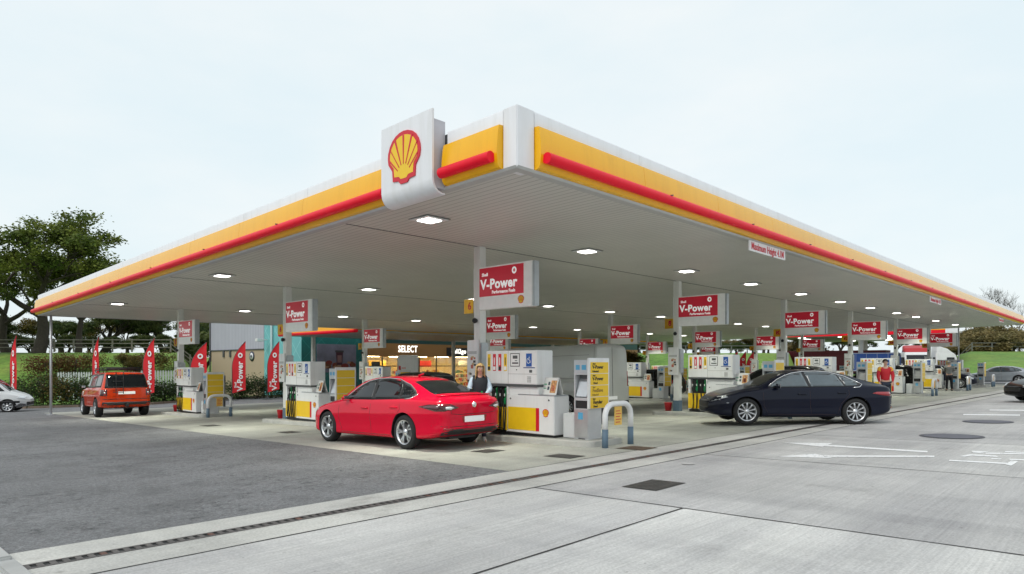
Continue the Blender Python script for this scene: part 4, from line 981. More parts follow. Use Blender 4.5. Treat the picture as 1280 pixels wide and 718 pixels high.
def hatch(pm, h=1.62, Ln=4.3, **k):
    S = dict(paint=pm, len=Ln, axles=(.82, Ln-.88), wr_=.335, track=.77, zmin=.2, rimr=.22, style='multi', edge=.09,
        w=[(0, .72), (.08, .84), (.3, .89), (1, .905), (Ln-1, .90), (Ln-.5, .85), (Ln-.15, .65), (Ln, .42)],
        zb=[(0, .36), (.3, .24), (1, .2), (Ln-.7, .2), (Ln, .32)],
        belt=[(0, .96), (.1, 1.02), (1, 1.01), (Ln-1.2, .98), (Ln-.5, .86), (Ln, .60)],
        top=[(0, 1.02), (.07, 1.18), (.22, h-.20), (.40, h-.05), (1.0, h-.005), (1.8, h), (Ln-2.0, h-.05), (Ln-1.6, h-.19), (Ln-1.15, 1.10), (Ln-.9, 1.02), (Ln-.4, .88), (Ln, .64)],
        wr=[(0, .64), (.5, .64), (Ln-1.6, .66), (Ln-1, .74), (Ln, .4)],
        windows=[[(Ln-1.3, 1.04), (Ln-1.6, h-.27), (Ln-2.0, h-.13), (Ln-2.25, h-.11), (Ln-2.25, 1.05)], [(Ln-2.33, 1.05), (Ln-2.33, h-.11), (1.15, h-.11), (1.05, 1.06)], [(.97, 1.07), (1.07, h-.12), (.62, h-.15), (.42, 1.12)]],
        seams=[[(Ln-1.2, .97), (Ln-1.15, .35)], [(Ln-2.3, 1.0), (Ln-2.3, .28)], [(1.1, 1.0), (1.15, .7), (1.3, .3)]],
        handles=[(Ln-2.2+.02, .93), (1.25, .94)], mirror=(Ln-1.45, 1.04, .91), plates=[(0, .62, .5)],
        panels=[('B', [(-.60, 1.06), (.60, 1.06), (.55, h-.16), (-.55, h-.16)], glass, .006, 'rear_window'), ('T', [(Ln-1.85, -.56), (Ln-1.85, .56), (Ln-1.18, .64), (Ln-1.18, -.64)], glass, .006, 'windscreen'),
                ('B', [(-.7, .26), (.7, .26), (.74, .40), (-.74, .40)], black, .006, 'rear_valance'), ('B', [(-.82, .80), (-.62, .80), (-.62, 1.02), (-.80, 1.02)], lampr, .01, 'tail_lamp'), ('B', [(.62, .80), (.82, .80), (.80, 1.02), (.62, 1.02)], lampr, .01, 'tail_lamp')],
        side_panels=[([(Ln-.62, .70), (Ln-.18, .60), (Ln-.16, .72), (Ln-.5, .82)], lampw, .008, 'headlamp')])
    S.update(k); return S
for (u, v, lab, pm, an) in ((27.55, 8.9, 'black hatchback with dark glass standing behind the crossing navy car', BLK, 0), (41.6, 8.6, 'black hatchback behind the person in red', BLK, 0),
        (54.6, 8.6, 'dark blue hatchback parked between the last two service towers', NAVY, PI), (16.9, 19.4, 'black hatchback behind the rear end of the red saloon', BLK, 0), (32.3, 18.0, 'black hatchback at the pumps behind the grey van', BLK, 0)):
    o = vehicle(hatch(pm), 'hatchback_car', lab, 'car', (0, 0, 0), 0, 'dark cars standing at the pumps'); place(o, u, v, an)
    if an: p = W(u, v+3.6); o.location = p; o.rotation_euler[1] = TILT
# orange off-roader
ORG = paint('suv_orange', (.52, .038, .006), .0)
def suv_extra(r, bvh, S):
    m = MB()
    for s in (-1, 1): m.tube([(.55, s*.60, 1.93), (3.0, s*.58, 1.94)], .022, 6)
    for k in range(6): m.tube([(.6+k*.42, -.60, 1.95), (.6+k*.42, .60, 1.95)], .017, 6)
    for s in (-1, 1): m.tube([(.5, s*.62, 2.03), (2.7, s*.62, 2.03)], .016, 6)
    m.tube([(.5, -.62, 2.03), (.5, .62, 2.03)], .016, 6); m.tube([(.5, -.62, 1.99), (.5, .62, 1.99)], .012, 6)
    for x in (.55, 1.3, 2.1, 2.9):
        for s in (-1, 1): m.tube([(x, s*.60, 1.84), (x, s*.61, 2.03)], .016, 6)
    m.build('roof_rack', black, r)
    m = MB(); m.box(1.2, 2.0, -.5, .1, 1.97, 2.06); m.box(.8, 1.15, .1, .5, 1.97, 2.05); m.build('rack_load', dgrey, r, bevel=.02)
    m = MB(); m.box(-.06, -.045, .38, .405, .95, 1.85); m.box(-.06, -.045, .12, .145, .95, 1.85)
    for z in (1.0, 1.22, 1.45, 1.68): m.box(-.07, -.05, .12, .50, z, z+.025)
    m.build('rear_ladder', black, r)
    m = MB(); m.box(-.10, .2, -.06, .06, .42, .52); m.box(-.14, -.08, -.04, .04, .44, .58); m.build('tow_bar', black, r)
    for s in (-1, 1):
        lm = decal(bvh, 'B', [(s*.70, .88), (s*.90, .88), (s*.90, 1.12), (s*.70, 1.12)][::s], 'tail_lamp', lampd, r, .012)
        for z in (.93, 1.00, 1.07):
            m = MB(); p = shot(bvh, 'B', (s*.78, z), 0); m.lathe([(.001, -.022), (.03, -.02), (.034, -.008)], (p.x, s*.78, z), 'x', 14); m.build('lamp_lens', lampw if z == 1.0 else lampr, lm)
    for s in 'LR': decal(bvh, s, [(.02, .88), (.16, .88), (.16, 1.12), (.02, 1.12)], 'tail_lamp', lampd, r, .012)
    for s in 'LR': decal(bvh, s, [(3.75, .85), (3.92, .85), (3.92, 1.05), (3.75, 1.05)], 'wing_vent', silver, r, .008)
S = dict(paint=ORG, len=4.85, axles=(1.0, 3.88), wr_=.38, track=.84, zmin=.34, rimr=.25, style='multi', wwid=.26, edge=.07, gap=.07,
    w=[(0, .80), (.05, .89), (.25, .945), (1, .955), (4, .95), (4.5, .90), (4.8, .76), (4.85, .68)], zb=[(0, .50), (.3, .38), (1, .36), (4.2, .36), (4.85, .44)],
    belt=[(0, 1.14), (.1, 1.18), (3.4, 1.16), (4.0, 1.12), (4.6, 1.04), (4.85, .90)],
    top=[(0, 1.20), (.06, 1.45), (.16, 1.74), (.32, 1.83), (1, 1.86), (2.4, 1.86), (2.9, 1.80), (3.2, 1.60), (3.55, 1.26), (3.7, 1.19), (4.4, 1.12), (4.85, .94)],
    wr=[(0, .70), (.3, .72), (3, .73), (3.6, .82), (4.85, .6)],
    windows=[[(3.42, 1.21), (3.1, 1.50), (2.85, 1.72), (2.5, 1.74), (2.5, 1.21)], [(2.42, 1.21), (2.42, 1.74), (1.45, 1.75), (1.40, 1.22)], [(1.30, 1.22), (1.33, 1.75), (.42, 1.74), (.30, 1.24)]],
    pillar=[[(3.5, 1.19), (3.1, 1.54), (2.88, 1.75), (.38, 1.77), (.24, 1.22)]],
    seams=[[(3.55, 1.15), (3.5, .45)], [(2.46, 1.2), (2.46, .42)], [(1.36, 1.2), (1.45, .9), (1.6, .42)]], handles=[(2.65, 1.06), (1.55, 1.07)], mirror=(3.3, 1.24, .98), mirrormat=black, plates=[(0, .985, .62)],
    panels=[('B', [(-.78, 1.19), (.78, 1.19), (.69, 1.74), (-.69, 1.74)], glass, .008, 'rear_window'), ('T', [(2.95, -.6), (2.95, .6), (3.55, .72), (3.55, -.72)], glass, .006, 'windscreen'),
            ('B', [(-.86, .50), (.86, .50), (.86, .62), (-.86, .62)], black, .012, 'rear_bumper_skirt')],
    lines=[('B', [(-.92, .74), (.92, .74)], .012, black, 'bumper_gap'), ('B', [(-.72, .80), (-.72, 1.16)], .006, black, 'tailgate_gap'), ('B', [(.72, .80), (.72, 1.16)], .006, black, 'tailgate_gap')], extra=suv_extra)
o = vehicle(S, 'off_road_car', 'orange off road vehicle with black roof rack seen from behind at the left', 'car', (0, 0, 0), 0); place(o, 8.95, 30.1, math.radians(-5))
# small white van at the left edge
WV = paint('van_white', (.70, .71, .72))
S = hatch(WV, 1.82, 4.1, wr_=.32, style='seven')
S['top'] = [(0, 1.1), (.05, 1.4), (.15, 1.76), (.4, 1.81), (2.2, 1.82), (2.5, 1.76), (2.9, 1.45), (3.25, 1.12), (3.5, 1.03), (3.9, .88), (4.1, .66)]
S['windows'] = [[(3.1, 1.08), (2.72, 1.48), (2.5, 1.62), (2.15, 1.64), (2.15, 1.06)]]; S['mirrormat'] = black; S['handles'] = [(2.25, .98)]
S['side_panels'] = [([(.3, .50), (3.72, .48), (3.72, .58), (.3, .60)], black, .010, 'rub_strip'), ([(3.62, .72), (3.95, .64), (3.95, .78), (3.7, .86)], lampw, .008, 'headlamp'), ([(3.3, .26), (4.0, .30), (4.04, .40), (3.75, .46), (3.72, .44)], M('bumper_grey', (.10, .10, .11), .6), .008, 'bumper_corner')]
S['panels'] = [('T', [(2.55, -.56), (2.55, .56), (3.3, .66), (3.3, -.66)], glass, .006, 'windscreen'), ('F', [(-.6, .35), (.6, .35), (.6, .52), (-.6, .52)], black, .006, 'grille')]; S['plates'] = []
o = vehicle(S, 'small_van', 'small white van with black side strip cut off by the left edge of the photo', 'van', (0, 0, 0), 0)
P0 = PX(27, 33.6); o.location = (P0.x-4.0, P0.y-.55, zg(P0.x-2, 33.6)); o.rotation_euler = (0, 0, .42)
# large silver grey van between the pumps
VG = paint('van_grey', (.47, .48, .46), .1, .3)
def van_extra(r, bvh, S):
    m = MB(); m.box(-.02, .5, -.93, .93, .40, .52); m.build('rear_step', black, r, bevel=.02)
    for s in (-1, 1): decal(bvh, 'B', [(s*.86, 1.0), (s*.96, 1.0), (s*.96, 1.5), (s*.86, 1.5)][::s], 'tail_lamp', lampr, r, .01)
S = dict(paint=VG, len=5.9, axles=(1.15, 4.8), wr_=.35, track=.86, zmin=.34, rimr=.2, style='multi', edge=.10, gap=.06, crease=.55, square=1,
    w=[(0, .975), (.03, .985), (.3, .99), (4.8, .98), (5.5, .9), (5.8, .72), (5.9, .6)], zb=[(0, .48), (.4, .38), (5.4, .36), (5.9, .42)],
    belt=[(0, 1.25), (4.2, 1.25), (5.2, 1.2), (5.6, 1.05), (5.9, .8)],
    top=[(0, 2.28), (.03, 2.38), (.10, 2.42), (.3, 2.43), (3.8, 2.44), (4.2, 2.38), (4.6, 2.08), (5.05, 1.55), (5.25, 1.34), (5.6, 1.15), (5.9, .85)],
    wr=[(0, .84), (4, .84), (4.8, .80), (5.9, .5)], windows=[[(5.0, 1.28), (4.65, 1.75), (4.35, 1.9), (4.0, 1.9), (4.0, 1.28)]],
    seams=[[(.10, .5), (.10, 2.3)], [(2.65, .45), (2.65, 2.3)], [(3.75, .45), (3.75, 2.3)], [(2.65, 2.3), (3.75, 2.3)], [(.3, 1.28), (3.7, 1.28)], [(.3, 2.05), (2.6, 2.05)]], handles=[], mirror=(4.9, 1.5, 1.02), mirrormat=black, plates=[(0, .62, .5)],
    side_panels=[([(1.5, 1.20), (3.2, 1.20), (3.2, 1.24), (1.5, 1.24)], black, .012, 'door_rail'), ([(1.7, .55), (4.2, .55), (4.2, .65), (1.7, .65)], black, .01, 'rub_strip')],
    panels=[('T', [(4.25, -.7), (4.25, .7), (5.2, .78), (5.2, -.78)], glass, .006, 'windscreen')],
    lines=[('B', [(0, .55), (0, 2.3)], .008, black, 'rear_door_gap')], extra=van_extra)
o = vehicle(S, 'panel_van', 'large silver grey panel van behind the nearest pump and service tower', 'van', (0, 0, 0), 0); place(o, 18.3, 12.65)
# ------------------------------------------------------------------ people
def skinmesh(name, nodes, edges, mat, parent, sub=2):
    """nodes {key: (pos, rx, ry)}; grow one continuous surface over the joint graph"""
    keys = list(nodes); me = bpy.data.meshes.new(name); me.from_pydata([nodes[k][0] for k in keys], [(keys.index(a), keys.index(b)) for a, b in edges], [])
    o = link(name, me, parent); md = o.modifiers.new('k', 'SKIN'); md.use_smooth_shade = True
    for i, k in enumerate(keys): d = me.skin_vertices[0].data[i]; d.radius = (nodes[k][1], nodes[k][2]); d.use_root = (i == 0)
    s = o.modifiers.new('s', 'SUBSURF'); s.levels = s.render_levels = sub
    baked(o); o.data.materials.clear(); o.data.materials.append(mat)
    for p in o.data.polygons: p.use_smooth = True
    return o
def person(label, loc, rz, H, arms, top_mat, leg_mat, shoe_mat, hair_mat, hair='short', vest=None, legs=((0, 0), (0, 0)), nod=0., lean=0., stocky=1.):
    r = thing('person', label, 'person', loc, rz); k = H/1.75; q = stocky
    def P(x, y, z): 
        if z > .95: y = y+(z-.95)*lean
        return (x*k, y*k, z*k)
    N = {}; E = []
    def add(key, p, rx, ry=None, frm=None): N[key] = (P(*p), rx*k, (ry or rx)*k); E.append((frm, key)) if frm else None
    add('pelvis', (0, 0, .95), .135*q, .10*q); add('waist', (0, .0, 1.08), .118*q, .09*q, 'pelvis'); add('chest', (0, 0, 1.27), .145*q, .105*q, 'waist'); add('upper', (0, -.01, 1.40), .11*q, .08, 'chest')
    add('neck', (0, 0, 1.50), .05, .05, 'upper'); add('jaw', (0, .025+nod*.03, 1.565), .058, .062, 'neck'); add('skull', (0, .02+nod*.05, 1.655-nod*.01), .076, .092, 'jaw'); add('crown', (0, .01+nod*.05, 1.72-nod*.01), .05, .06, 'skull')
    for s, nm in ((-1, 'l'), (1, 'r')):
        sh, el, wr, hd = arms[nm]
        add('shoulder'+nm, (s*.165*q, -.01, 1.42), .058*q, .056*q, 'upper'); add('elbow'+nm, el, .040*q, None, 'shoulder'+nm); add('wrist'+nm, wr, .027, .024, 'elbow'+nm)
        w, e = Vector(wr), Vector(el); d = (w-e).normalized() if hd is None else Vector(hd).normalized()
        a = d.orthogonal().normalized(); 
        b = Vector((1, 0, 0)); a = (b-d*b.dot(d)); a = a.normalized() if a.length > .1 else d.orthogonal()
        pm = w+d*.075; add('palm'+nm, tuple(pm), .036, .018, 'wrist'+nm)
        for f in range(4):
            o_ = a*(f-1.5)*.021; L_ = (.070, .080, .075, .058)[f]; c = a.cross(d)*(.02)
            add('f%d%s' % (f, nm), tuple(pm+o_+d*.03), .0095, None, 'palm'+nm); add('g%d%s' % (f, nm), tuple(pm+o_*1.1+d*(.03+L_*.5)+c*.4), .0085, None, 'f%d%s' % (f, nm)); add('h%d%s' % (f, nm), tuple(pm+o_*1.1+d*(.025+L_*.85)+c*1.6), .0075, None, 'g%d%s' % (f, nm))
        add('t1'+nm, tuple(w+d*.035-a*s*.038), .011, None, 'wrist'+nm); add('t2'+nm, tuple(w+d*.075-a*s*.055), .009, None, 't1'+nm)
        lx, ly = legs[0 if s < 0 else 1]
        add('hip'+nm, (s*.09, 0, .88), .088*q, .088*q, 'pelvis'); add('knee'+nm, (s*.10+lx*.5, ly*.5+.02, .50), .056*q, None, 'hip'+nm); add('ankle'+nm, (s*.10+lx, ly-.02, .10), .036, None, 'knee'+nm)
        add('ball'+nm, (s*.11+lx, ly+.09, .035), .036, .028, 'ankle'+nm); add('toe'+nm, (s*.115+lx, ly+.16, .03), .028, .022, 'ball'+nm)
    body = skinmesh('body', N, E, skin, r)
    def garment(name, keys, grow, mat, extra=None, parent=r, cut=None):
        n2 = {}; 
        for kk in keys:
            p, a, b = N[kk]; g = grow(kk) if callable(grow) else grow; n2[kk] = (p, a+g*k, b+g*k)
        if extra: n2.update(extra)
        e2 = [(a, b) for a, b in E if a in n2 and b in n2]
        if extra: e2 += [(x[0], x[1]) for x in EX]
        return skinmesh(name, n2, e2, mat, parent)
    EX = []
    top = ['pelvis', 'waist', 'chest', 'upper', 'shoulderl', 'elbowl', 'wristl', 'shoulderr', 'elbowr', 'wristr']
    garment('jacket', top, lambda x: .012 if 'wrist' in x else (.022 if 'elbow' in x or not vest else .004), top_mat)
    if vest: garment('gilet', ['pelvis', 'waist', 'chest', 'upper', 'shoulderl', 'shoulderr'], lambda x: .022 if 'should' in x else .042, vest)
    EX = []
    garment('trousers', ['pelvis', 'hipl', 'kneel', 'anklel', 'hipr', 'kneer', 'ankler'], lambda x: .016 if 'ankle' not in x else .024, leg_mat)
    for nm in 'lr': garment('shoe', ['ankle'+nm, 'ball'+nm, 'toe'+nm], lambda x: .010, shoe_mat)
    # face
    hx, hy, hz = N['skull'][0]; f = hy+.088*k
    m = MB(); m.tube([(0, f-.01*k, hz+.0), (0, f+.012*k, hz-.022*k), (0, f+.018*k, hz-.040*k), (0, f-.005*k, hz-.048*k)], [.006*k, .010*k, .012*k, .006*k], 8); m.build('nose', skin, body)
    for s in (-1, 1):
        m = MB(); m.lathe([(.001, -.004), (.007, -.003), (.012, 0), (.012, .008)], (s*.031*k, 0, 0), 'y', 12); e = m.build('eye', M('eye_white', (.6, .58, .55), .3), body); e.location = (0, f-.002*k, hz+.006*k); e.rotation_euler = (PI, 0, 0)
        m = MB(); m.tube([(s*.015*k, f+.002*k, hz+.024*k), (s*.045*k, f-.006*k, hz+.026*k)], .0035*k, 6); m.tube([(s*.031*k-.004, f+.003*k, hz+.006*k), (s*.031*k+.004, f+.003*k, hz+.006*k)], .005*k, 6); m.build('eyebrow', hair_mat, body)
        m = MB(); m.lathe([(.001, -.006), (.018, -.005), (.026, .0), (.018, .006), (.001, .006)], (0, 0, 0), 'x', 12); e = m.build('ear', skin, body); e.location = (s*.078*k, hy-.005, hz-.01*k)
    m = MB(); m.tube([(-.022*k, f-.012*k, hz-.070*k), (0, f-.002*k, hz-.072*k), (.022*k, f-.012*k, hz-.070*k)], .006*k, 6); m.build('mouth', M('lip', (.42, .14, .12), .5), body)
    # hair: cap around the skull, long strands for long hair
    b = bmesh.new(); bmesh.ops.create_icosphere(b, subdivisions=4, radius=1)
    for v in b.verts:
        n = v.co.copy(); v.co = Vector((n.x*.090*k, hy-.012*k+n.y*.108*k, hz+.018*k+n.z*.098*k))
    lim = hz-.02*k if hair == 'short' else hz-.07*k
    kill = [v for v in b.verts if (v.co.y > hy+.045*k and v.co.z < hz+.045*k) or v.co.z < lim]
    bmesh.ops.delete(b, geom=kill, context='VERTS')
    for v in b.verts: v.co += Vector((random.uniform(-1, 1), random.uniform(-1, 1), random.uniform(-1, 1)))*.0025
    for fc in b.faces: fc.smooth = True
    me = bpy.data.meshes.new('hair'); b.to_mesh(me); b.free(); me.materials.append(hair_mat); ho = link('hair', me, body)
    sd = ho.modifiers.new('t', 'SOLIDIFY'); sd.thickness = .012; sd.offset = 0; baked(ho)
    if hair == 'long':
        m = MB(); rr = random.Random(4)
        for q_ in range(46):
            a = math.radians(-205+q_*5.1+90+0); a = math.radians(rr.uniform(-25, 205)); x = -math.cos(a)*.088*k; y = hy-.01-math.sin(a)*.095*k*(.9)
            if math.sin(a) < -.2: continue
            z0 = hz+.05*k; Ln = rr.uniform(.22, .30)*k; pts = [(x*(1+.25*t_), y+(.02*k if y > hy-.02 else 0)*t_, z0-Ln*t_) for t_ in (0, .25, .5, .75, 1)]
            m.tube(pts, [.012*k, .015*k, .015*k, .011*k, .003*k], 6)
        m.build('hair_strand', hair_mat, ho)
    return r, N
HB = M('hair_blond', (.50, .33, .14), .55, var=.35, scale=40); HD = M('hair_dark', (.03, .02, .015), .5); HG = M('hair_greying', (.22, .20, .18), .6)
JEAN = M('dark_jeans', (.02, .028, .05), .8, bump=.2); 
armsW = {'l': ((0, 0, 0), (-.235, .05, 1.17), (-.11, .25, 1.08), (.3, .8, -.5)), 'r': ((0, 0, 0), (.245, .04, 1.17), (.11, .25, 1.06), (-.3, .8, -.5))}
p = W(10.02, 10.42); woman, NW = person('blond woman in black gilet over pale blue sleeves holding a nozzle behind the red saloon', p, math.radians(190), 1.70, armsW, M('sleeve_blue', (.50, .62, .74), .7, bump=.2), JEAN, M('trainer_white', (.7, .7, .7), .6), HB, 'long', vest=M('gilet_black', (.015, .018, .025), .7, bump=.3), nod=1.2, lean=.02)
# the nozzle she holds and its hose back to the pump
hn = Vector(woman.location)+Vector((.045, -.27, 1.06)); nb = MB()
nb.tube([hn+Vector((.02, .02, .05)), hn, hn+Vector((-.05, -.10, -.02)), hn+Vector((-.10, -.20, -.10))], [.02, .024, .016, .010], 8); nz_ = nb.build('fuel_nozzle', green)
tag(nz_, 'green fuel nozzle held by the blond woman at the red saloon', 'fuel nozzle')
hb = MB(); e_ = W(10.60, 10.25, .25); q0 = hn+Vector((.03, .03, .04)); hb.tube([q0, q0+Vector((.10, .05, -.25)), q0+Vector((.22, .10, -.55)), (q0+e_)/2+Vector((.1, .0, -.35)), e_, e_+Vector((0, .02, .5))], .014, 7); hb.build('hose', rubber, nz_)
armsR = {'l': ((0, 0, 0), (-.245, .03, 1.16), (-.20, .14, .93), None), 'r': ((0, 0, 0), (.245, .03, 1.16), (.21, .10, .93), None)}
REDJ = M('jacket_red', (.52, .01, .02), .65, bump=.2)
p = W(27.1, 6.75); rp, NR = person('person in a red jacket with yellow shoulders walking across the forecourt', p, math.radians(165), 1.76, armsR, REDJ, JEAN, M('shoe_dark', (.02, .02, .03), .6), HD, 'short', legs=((0, .16), (0, -.14)), stocky=1.12)
YS = M('shoulder_yellow', (.80, .42, .03), .6, bump=.2)
for nm in 'lr':
    a = Vector(NR['shoulder'+nm][0]); e = Vector(NR['elbow'+nm][0]); u_ = Vector(NR['upper'][0])
    skinmesh('shoulder_panel', {'a': (tuple(u_*.4+a*.6+Vector((0, 0, .01))), .10, .10), 'b': (tuple(a), .104, .108), 'c': (tuple(a*.45+e*.55), .082, .082)}, [('a', 'b'), ('b', 'c')], YS, rp)
armsG = {'l': ((0, 0, 0), (-.26, .06, 1.18), (-.16, .26, 1.12), None), 'r': ((0, 0, 0), (.26, .08, 1.20), (.18, .30, 1.20), None)}
p = W(47.5, 8.35); person('man in grey sweatshirt and black trousers seen from behind at a service tower', p, math.radians(-30), 1.80, armsG, M('sweatshirt_grey', (.20, .20, .19), .85, bump=.2), M('trousers_black', (.012, .012, .016), .8), M('shoe_dark', (.02, .02, .03), .6), HG, 'short', legs=((-.02, 0), (.04, .03)), stocky=1.12)
# ------------------------------------------------------------------ feather flags
FR = M('flag_red', (.66, .012, .022), .65, var=.06, scale=2)
def make_flag():
    r = thing('feather_flag', 'x', 'flag')
    Hh = 2.75; W_ = .62; pts = []; nL = 18
    # mast side: straight, then bowed over at the top (local x right, z up)
    def mast(t): z = t*Hh; x = -.36+ (0 if t < .55 else ((t-.55)/.45)**2*.62); return x, z
    m = MB(); vs = []; fs = []
    for i in range(nL+1):
        t = .12+.88*i/nL; x, z = mast(t); w = W_*(1 if t < .62 else math.sqrt(max(0, 1-((t-.62)/.38)**2)))+.0
        xr = -.36+W_ if t < .62 else max(x+.01, -.36+W_)
        zl = z; zr = z-.0
        if i == 0: zl, zr = z, z+.16
        for s in (0, 1):
            for c in range(5): a = c/4; vs.append((x+(xr-x)*a, (.018*math.sin(a*5+t*6)+(.004 if s else 0)), zl+(zr-zl)*a))
    n = 10
    for i in range(nL):
        for c in range(4): a = i*n+c; fs.append((a, a+1, a+n+1, a+n)); b = i*n+5+c; fs.append((b+n, b+n+1, b+1, b))
    m.add(vs, fs, 0, True); fl = m.build('banner', FR, r)
    m = MB(); m.tube([(mast(t)[0]-.012, .002, mast(t)[1]) for t in [k/20*.999 for k in range(21)]], .016, 6); m.build('mast', dgrey, r)
    m = MB(); m.box(-.60, -.12, -.24, .24, 0, .03); m.box(-.40, -.34, -.03, .03, .03, .2); m.build('base_plate', dgrey, r)
    for y, ry in ((-.028, 0), ):
        text('lettering', 'V-Power', .36, lettw, fl, (.02, y, 1.12), (PI/2, -PI/2, 0), bold=.012); text('lettering', 'Shell', .14, lettw, fl, (-.20, y, .72), (PI/2, -PI/2, 0), bold=.004)
    m = MB(); n_ = 20; vs = []
    for k in range(n_): a = 2*PI*k/n_; vs += [(.02+.11*math.cos(a), -.03, 2.10+.12*math.sin(a)), (.02+.05*math.cos(a), -.03, 2.10+.055*math.sin(a))]
    m.add(vs, [(2*k, 2*((k+1) % n_), 2*((k+1) % n_)+1, 2*k+1) for k in range(n_)]); m.build('ring_mark', lettw, fl)
    return r
# (px centre, depth, top py, width scale, label)
FL = [(17, 36, 420, .62, -.9, 'red feather flag behind the small white van at the far left'), (120, 42, 422, .62, -.85, 'narrow red feather flag just left above the orange off road vehicle'), (187, 42, 423, .95, -.6, 'red feather flag just right of the orange off road vehicle'),
      (250, 44, 428, 1.15, .1, 'red feather flag standing above the pump of the far left island'), (300, 46, 427, .95, .3, 'red feather flag in front of the cream brick wall'), (343, 47, 427, .85, .5, 'red feather flag in front of the sky lit turquoise wall')]
for px, d, top, ws, yaw, lab in FL:
    p = PX(px, d); h = (455-top)/830*d+EYE-p.z
    o = put('flag', make_flag, p, yaw*.5, lab, 'red feather flags around the forecourt'); o.scale = (h/2.75*1.0*max(.55, ws), h/2.75, h/2.75)
for k, px in enumerate((918, 928.5, 938.5)):
    p = PX(px, 66+k); h = (455-439.5)/830*66+EYE-p.z
    o = put('flag', make_flag, p, 0, 'orange red feather flag in the close group behind the navy car, %s of three' % ('leftmost', 'middle one', 'rightmost')[k], 'red feather flags around the forecourt'); o.scale = (h/2.75,)*3
# ------------------------------------------------------------------ shop and shed
TEAL_SHADE = lines_mat('teal_cladding_shaded', (.012, .15, .145), (.03, .24, .23), 0, 1.7, .06, rough=.35, diag=True, var=.12)  # front cladding: the gloom it stands in is darkened into the colour
TEAL_SKYLIT = lines_mat('teal_cladding_skylit', (.17, .50, .53), (.34, .66, .68), 1, 1.7, .06, rough=.35, diag=True, var=.08)  # same cladding on the sky-facing side, daylight lightened into the colour
def shop():
    p = W(26.7, 48); r = thing('shop_building', 'turquoise clad shop with white lettering on a brown fascia and warm lit windows', 'shop', (p.x, p.y, 0), ANG)
    g = gz(0, 48); z0 = g-.6; x1 = 48; T = 6.4-1.2; XW = 5.6
    m = MB(); m.box(0, XW, 0, 6.2, z0, T+g+1.4); m.build('wall', TEAL_SHADE, r)
    m = MB(); m.box(-.02, -.0, .0, 6.2, z0, T+g+1.4); m.build('side_wall', TEAL_SKYLIT, r)
    m = MB(); m.box(XW, x1, 8, 22, z0, T+g+1.4); m.build('rear_wall', M('interior_wall', (.55, .42, .22), .7, var=.15), r)
    m = MB(); m.box(-.3, x1+.3, -.3, 6.2, T+g+1.4, T+g+1.75); m.box(XW, x1+.3, 6.2, 22.2, T+g+1.4, T+g+1.75); m.build('roof', M('roof_dark', (.04, .05, .05), .7), r)
    m = MB(); m.box(XW, x1, -.15, .1, g+4.4, T+g+1.4); m.build('upper_fascia', M('upper_teal', (.01, .06, .058), .5), r)
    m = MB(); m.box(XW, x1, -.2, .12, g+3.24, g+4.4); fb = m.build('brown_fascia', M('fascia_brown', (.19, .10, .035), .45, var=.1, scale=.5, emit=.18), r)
    LW = M('letter_lit_shop', (1, .97, .9), .5, emit=1.2, var=0)
    text('lettering', 'SELECT', .82, LW, fb, (10.3, -.24, g+3.90), bold=.02, sx=.74)
    m = MB(); m.box(14.9, 17.9, -.26, -.2, g+3.35, g+4.15); dp = m.build('black_sign', black, fb); text('lettering', 'deli2go', .62, LW, dp, (16.4, -.28, g+3.78), bold=.02, sx=.95)
    # interior: floor, lit ceiling strips, shelves of goods behind the panes
    m = MB(); m.box(XW, x1, .1, 8, g-.3, g+.02); m.build('shop_floor', M('shop_floor', (.45, .38, .28), .4), r)
    m = MB(); m.box(XW, x1, .1, 8, g+3.35, g+3.5); m.build('shop_ceiling', M('shop_ceiling', (.7, .6, .42), .6), r)
    m = MB()
    for k in range(14):
        x = 6.4+k*2.9; m.box(x, x+1.5, 1.5, 1.9, g+3.28, g+3.35); m.box(x, x+1.5, 4.8, 5.2, g+3.28, g+3.35)
    m.build('ceiling_lamp', M('shop_lamp', (1, .78, .42), .5, emit=30, var=0), r)
    rr = random.Random(11)
    cols = [(.5, .02, .02), (.6, .35, .05), (.55, .5, .4), (.1, .2, .08), (.3, .08, .02), (.05, .05, .06)]
    gm = [M('goods_%s' % n, c, .5) for n, c in zip(('red', 'amber', 'cream', 'green', 'rust', 'dark'), cols)]
    for q in range(9):
        x = 6.4+q*4.4; m = MB(); m.box(x, x+2.6, 3.6, 4.2, g, g+.15, 5)
        for lv in range(4):
            z = g+.3+lv*.45; m.box(x, x+2.6, 3.6, 4.2, z-.04, z, 2); xx = x+.05
            while xx < x+2.45: w = rr.uniform(.1, .3); m.box(xx, xx+w*.9, 3.6, 3.85, z, z+rr.uniform(.15, .36), rr.randrange(6)); xx += w
        m.build('goods_shelf', gm, r)
    for q in range(7):
        x = 8+q*5.4; m = MB(); m.box(x, x+1.8, 2.4, 2.45, g+2.3, g+2.9, rr.choice((0, 1, 2))); m.build('hanging_promotion', gm, r)
    m = MB(); x = XW
    while x < x1: m.box(x, x+.09, -.02, .08, g, g+3.4); x += 2.05
    m.box(XW, x1, -.025, .085, g+2.35, g+2.43); m.box(XW, x1, -.025, .085, g, g+.12); m.build('window_frame', M('frame_bronze', (.06, .045, .03), .4), r)
    gls = bpy.data.materials.new('shop_glass'); gls.use_nodes = True; n = gls.node_tree; n.nodes.clear()
    o_ = n.nodes.new('ShaderNodeOutputMaterial'); t_ = n.nodes.new('ShaderNodeBsdfTransparent'); gg = n.nodes.new('ShaderNodeBsdfGlossy'); gg.inputs['Roughness'].default_value = .03; ms = n.nodes.new('ShaderNodeMixShader')
    fr = n.nodes.new('ShaderNodeFresnel'); fr.inputs[0].default_value = 1.45; t_.inputs[0].default_value = (.9, .92, .9, 1)
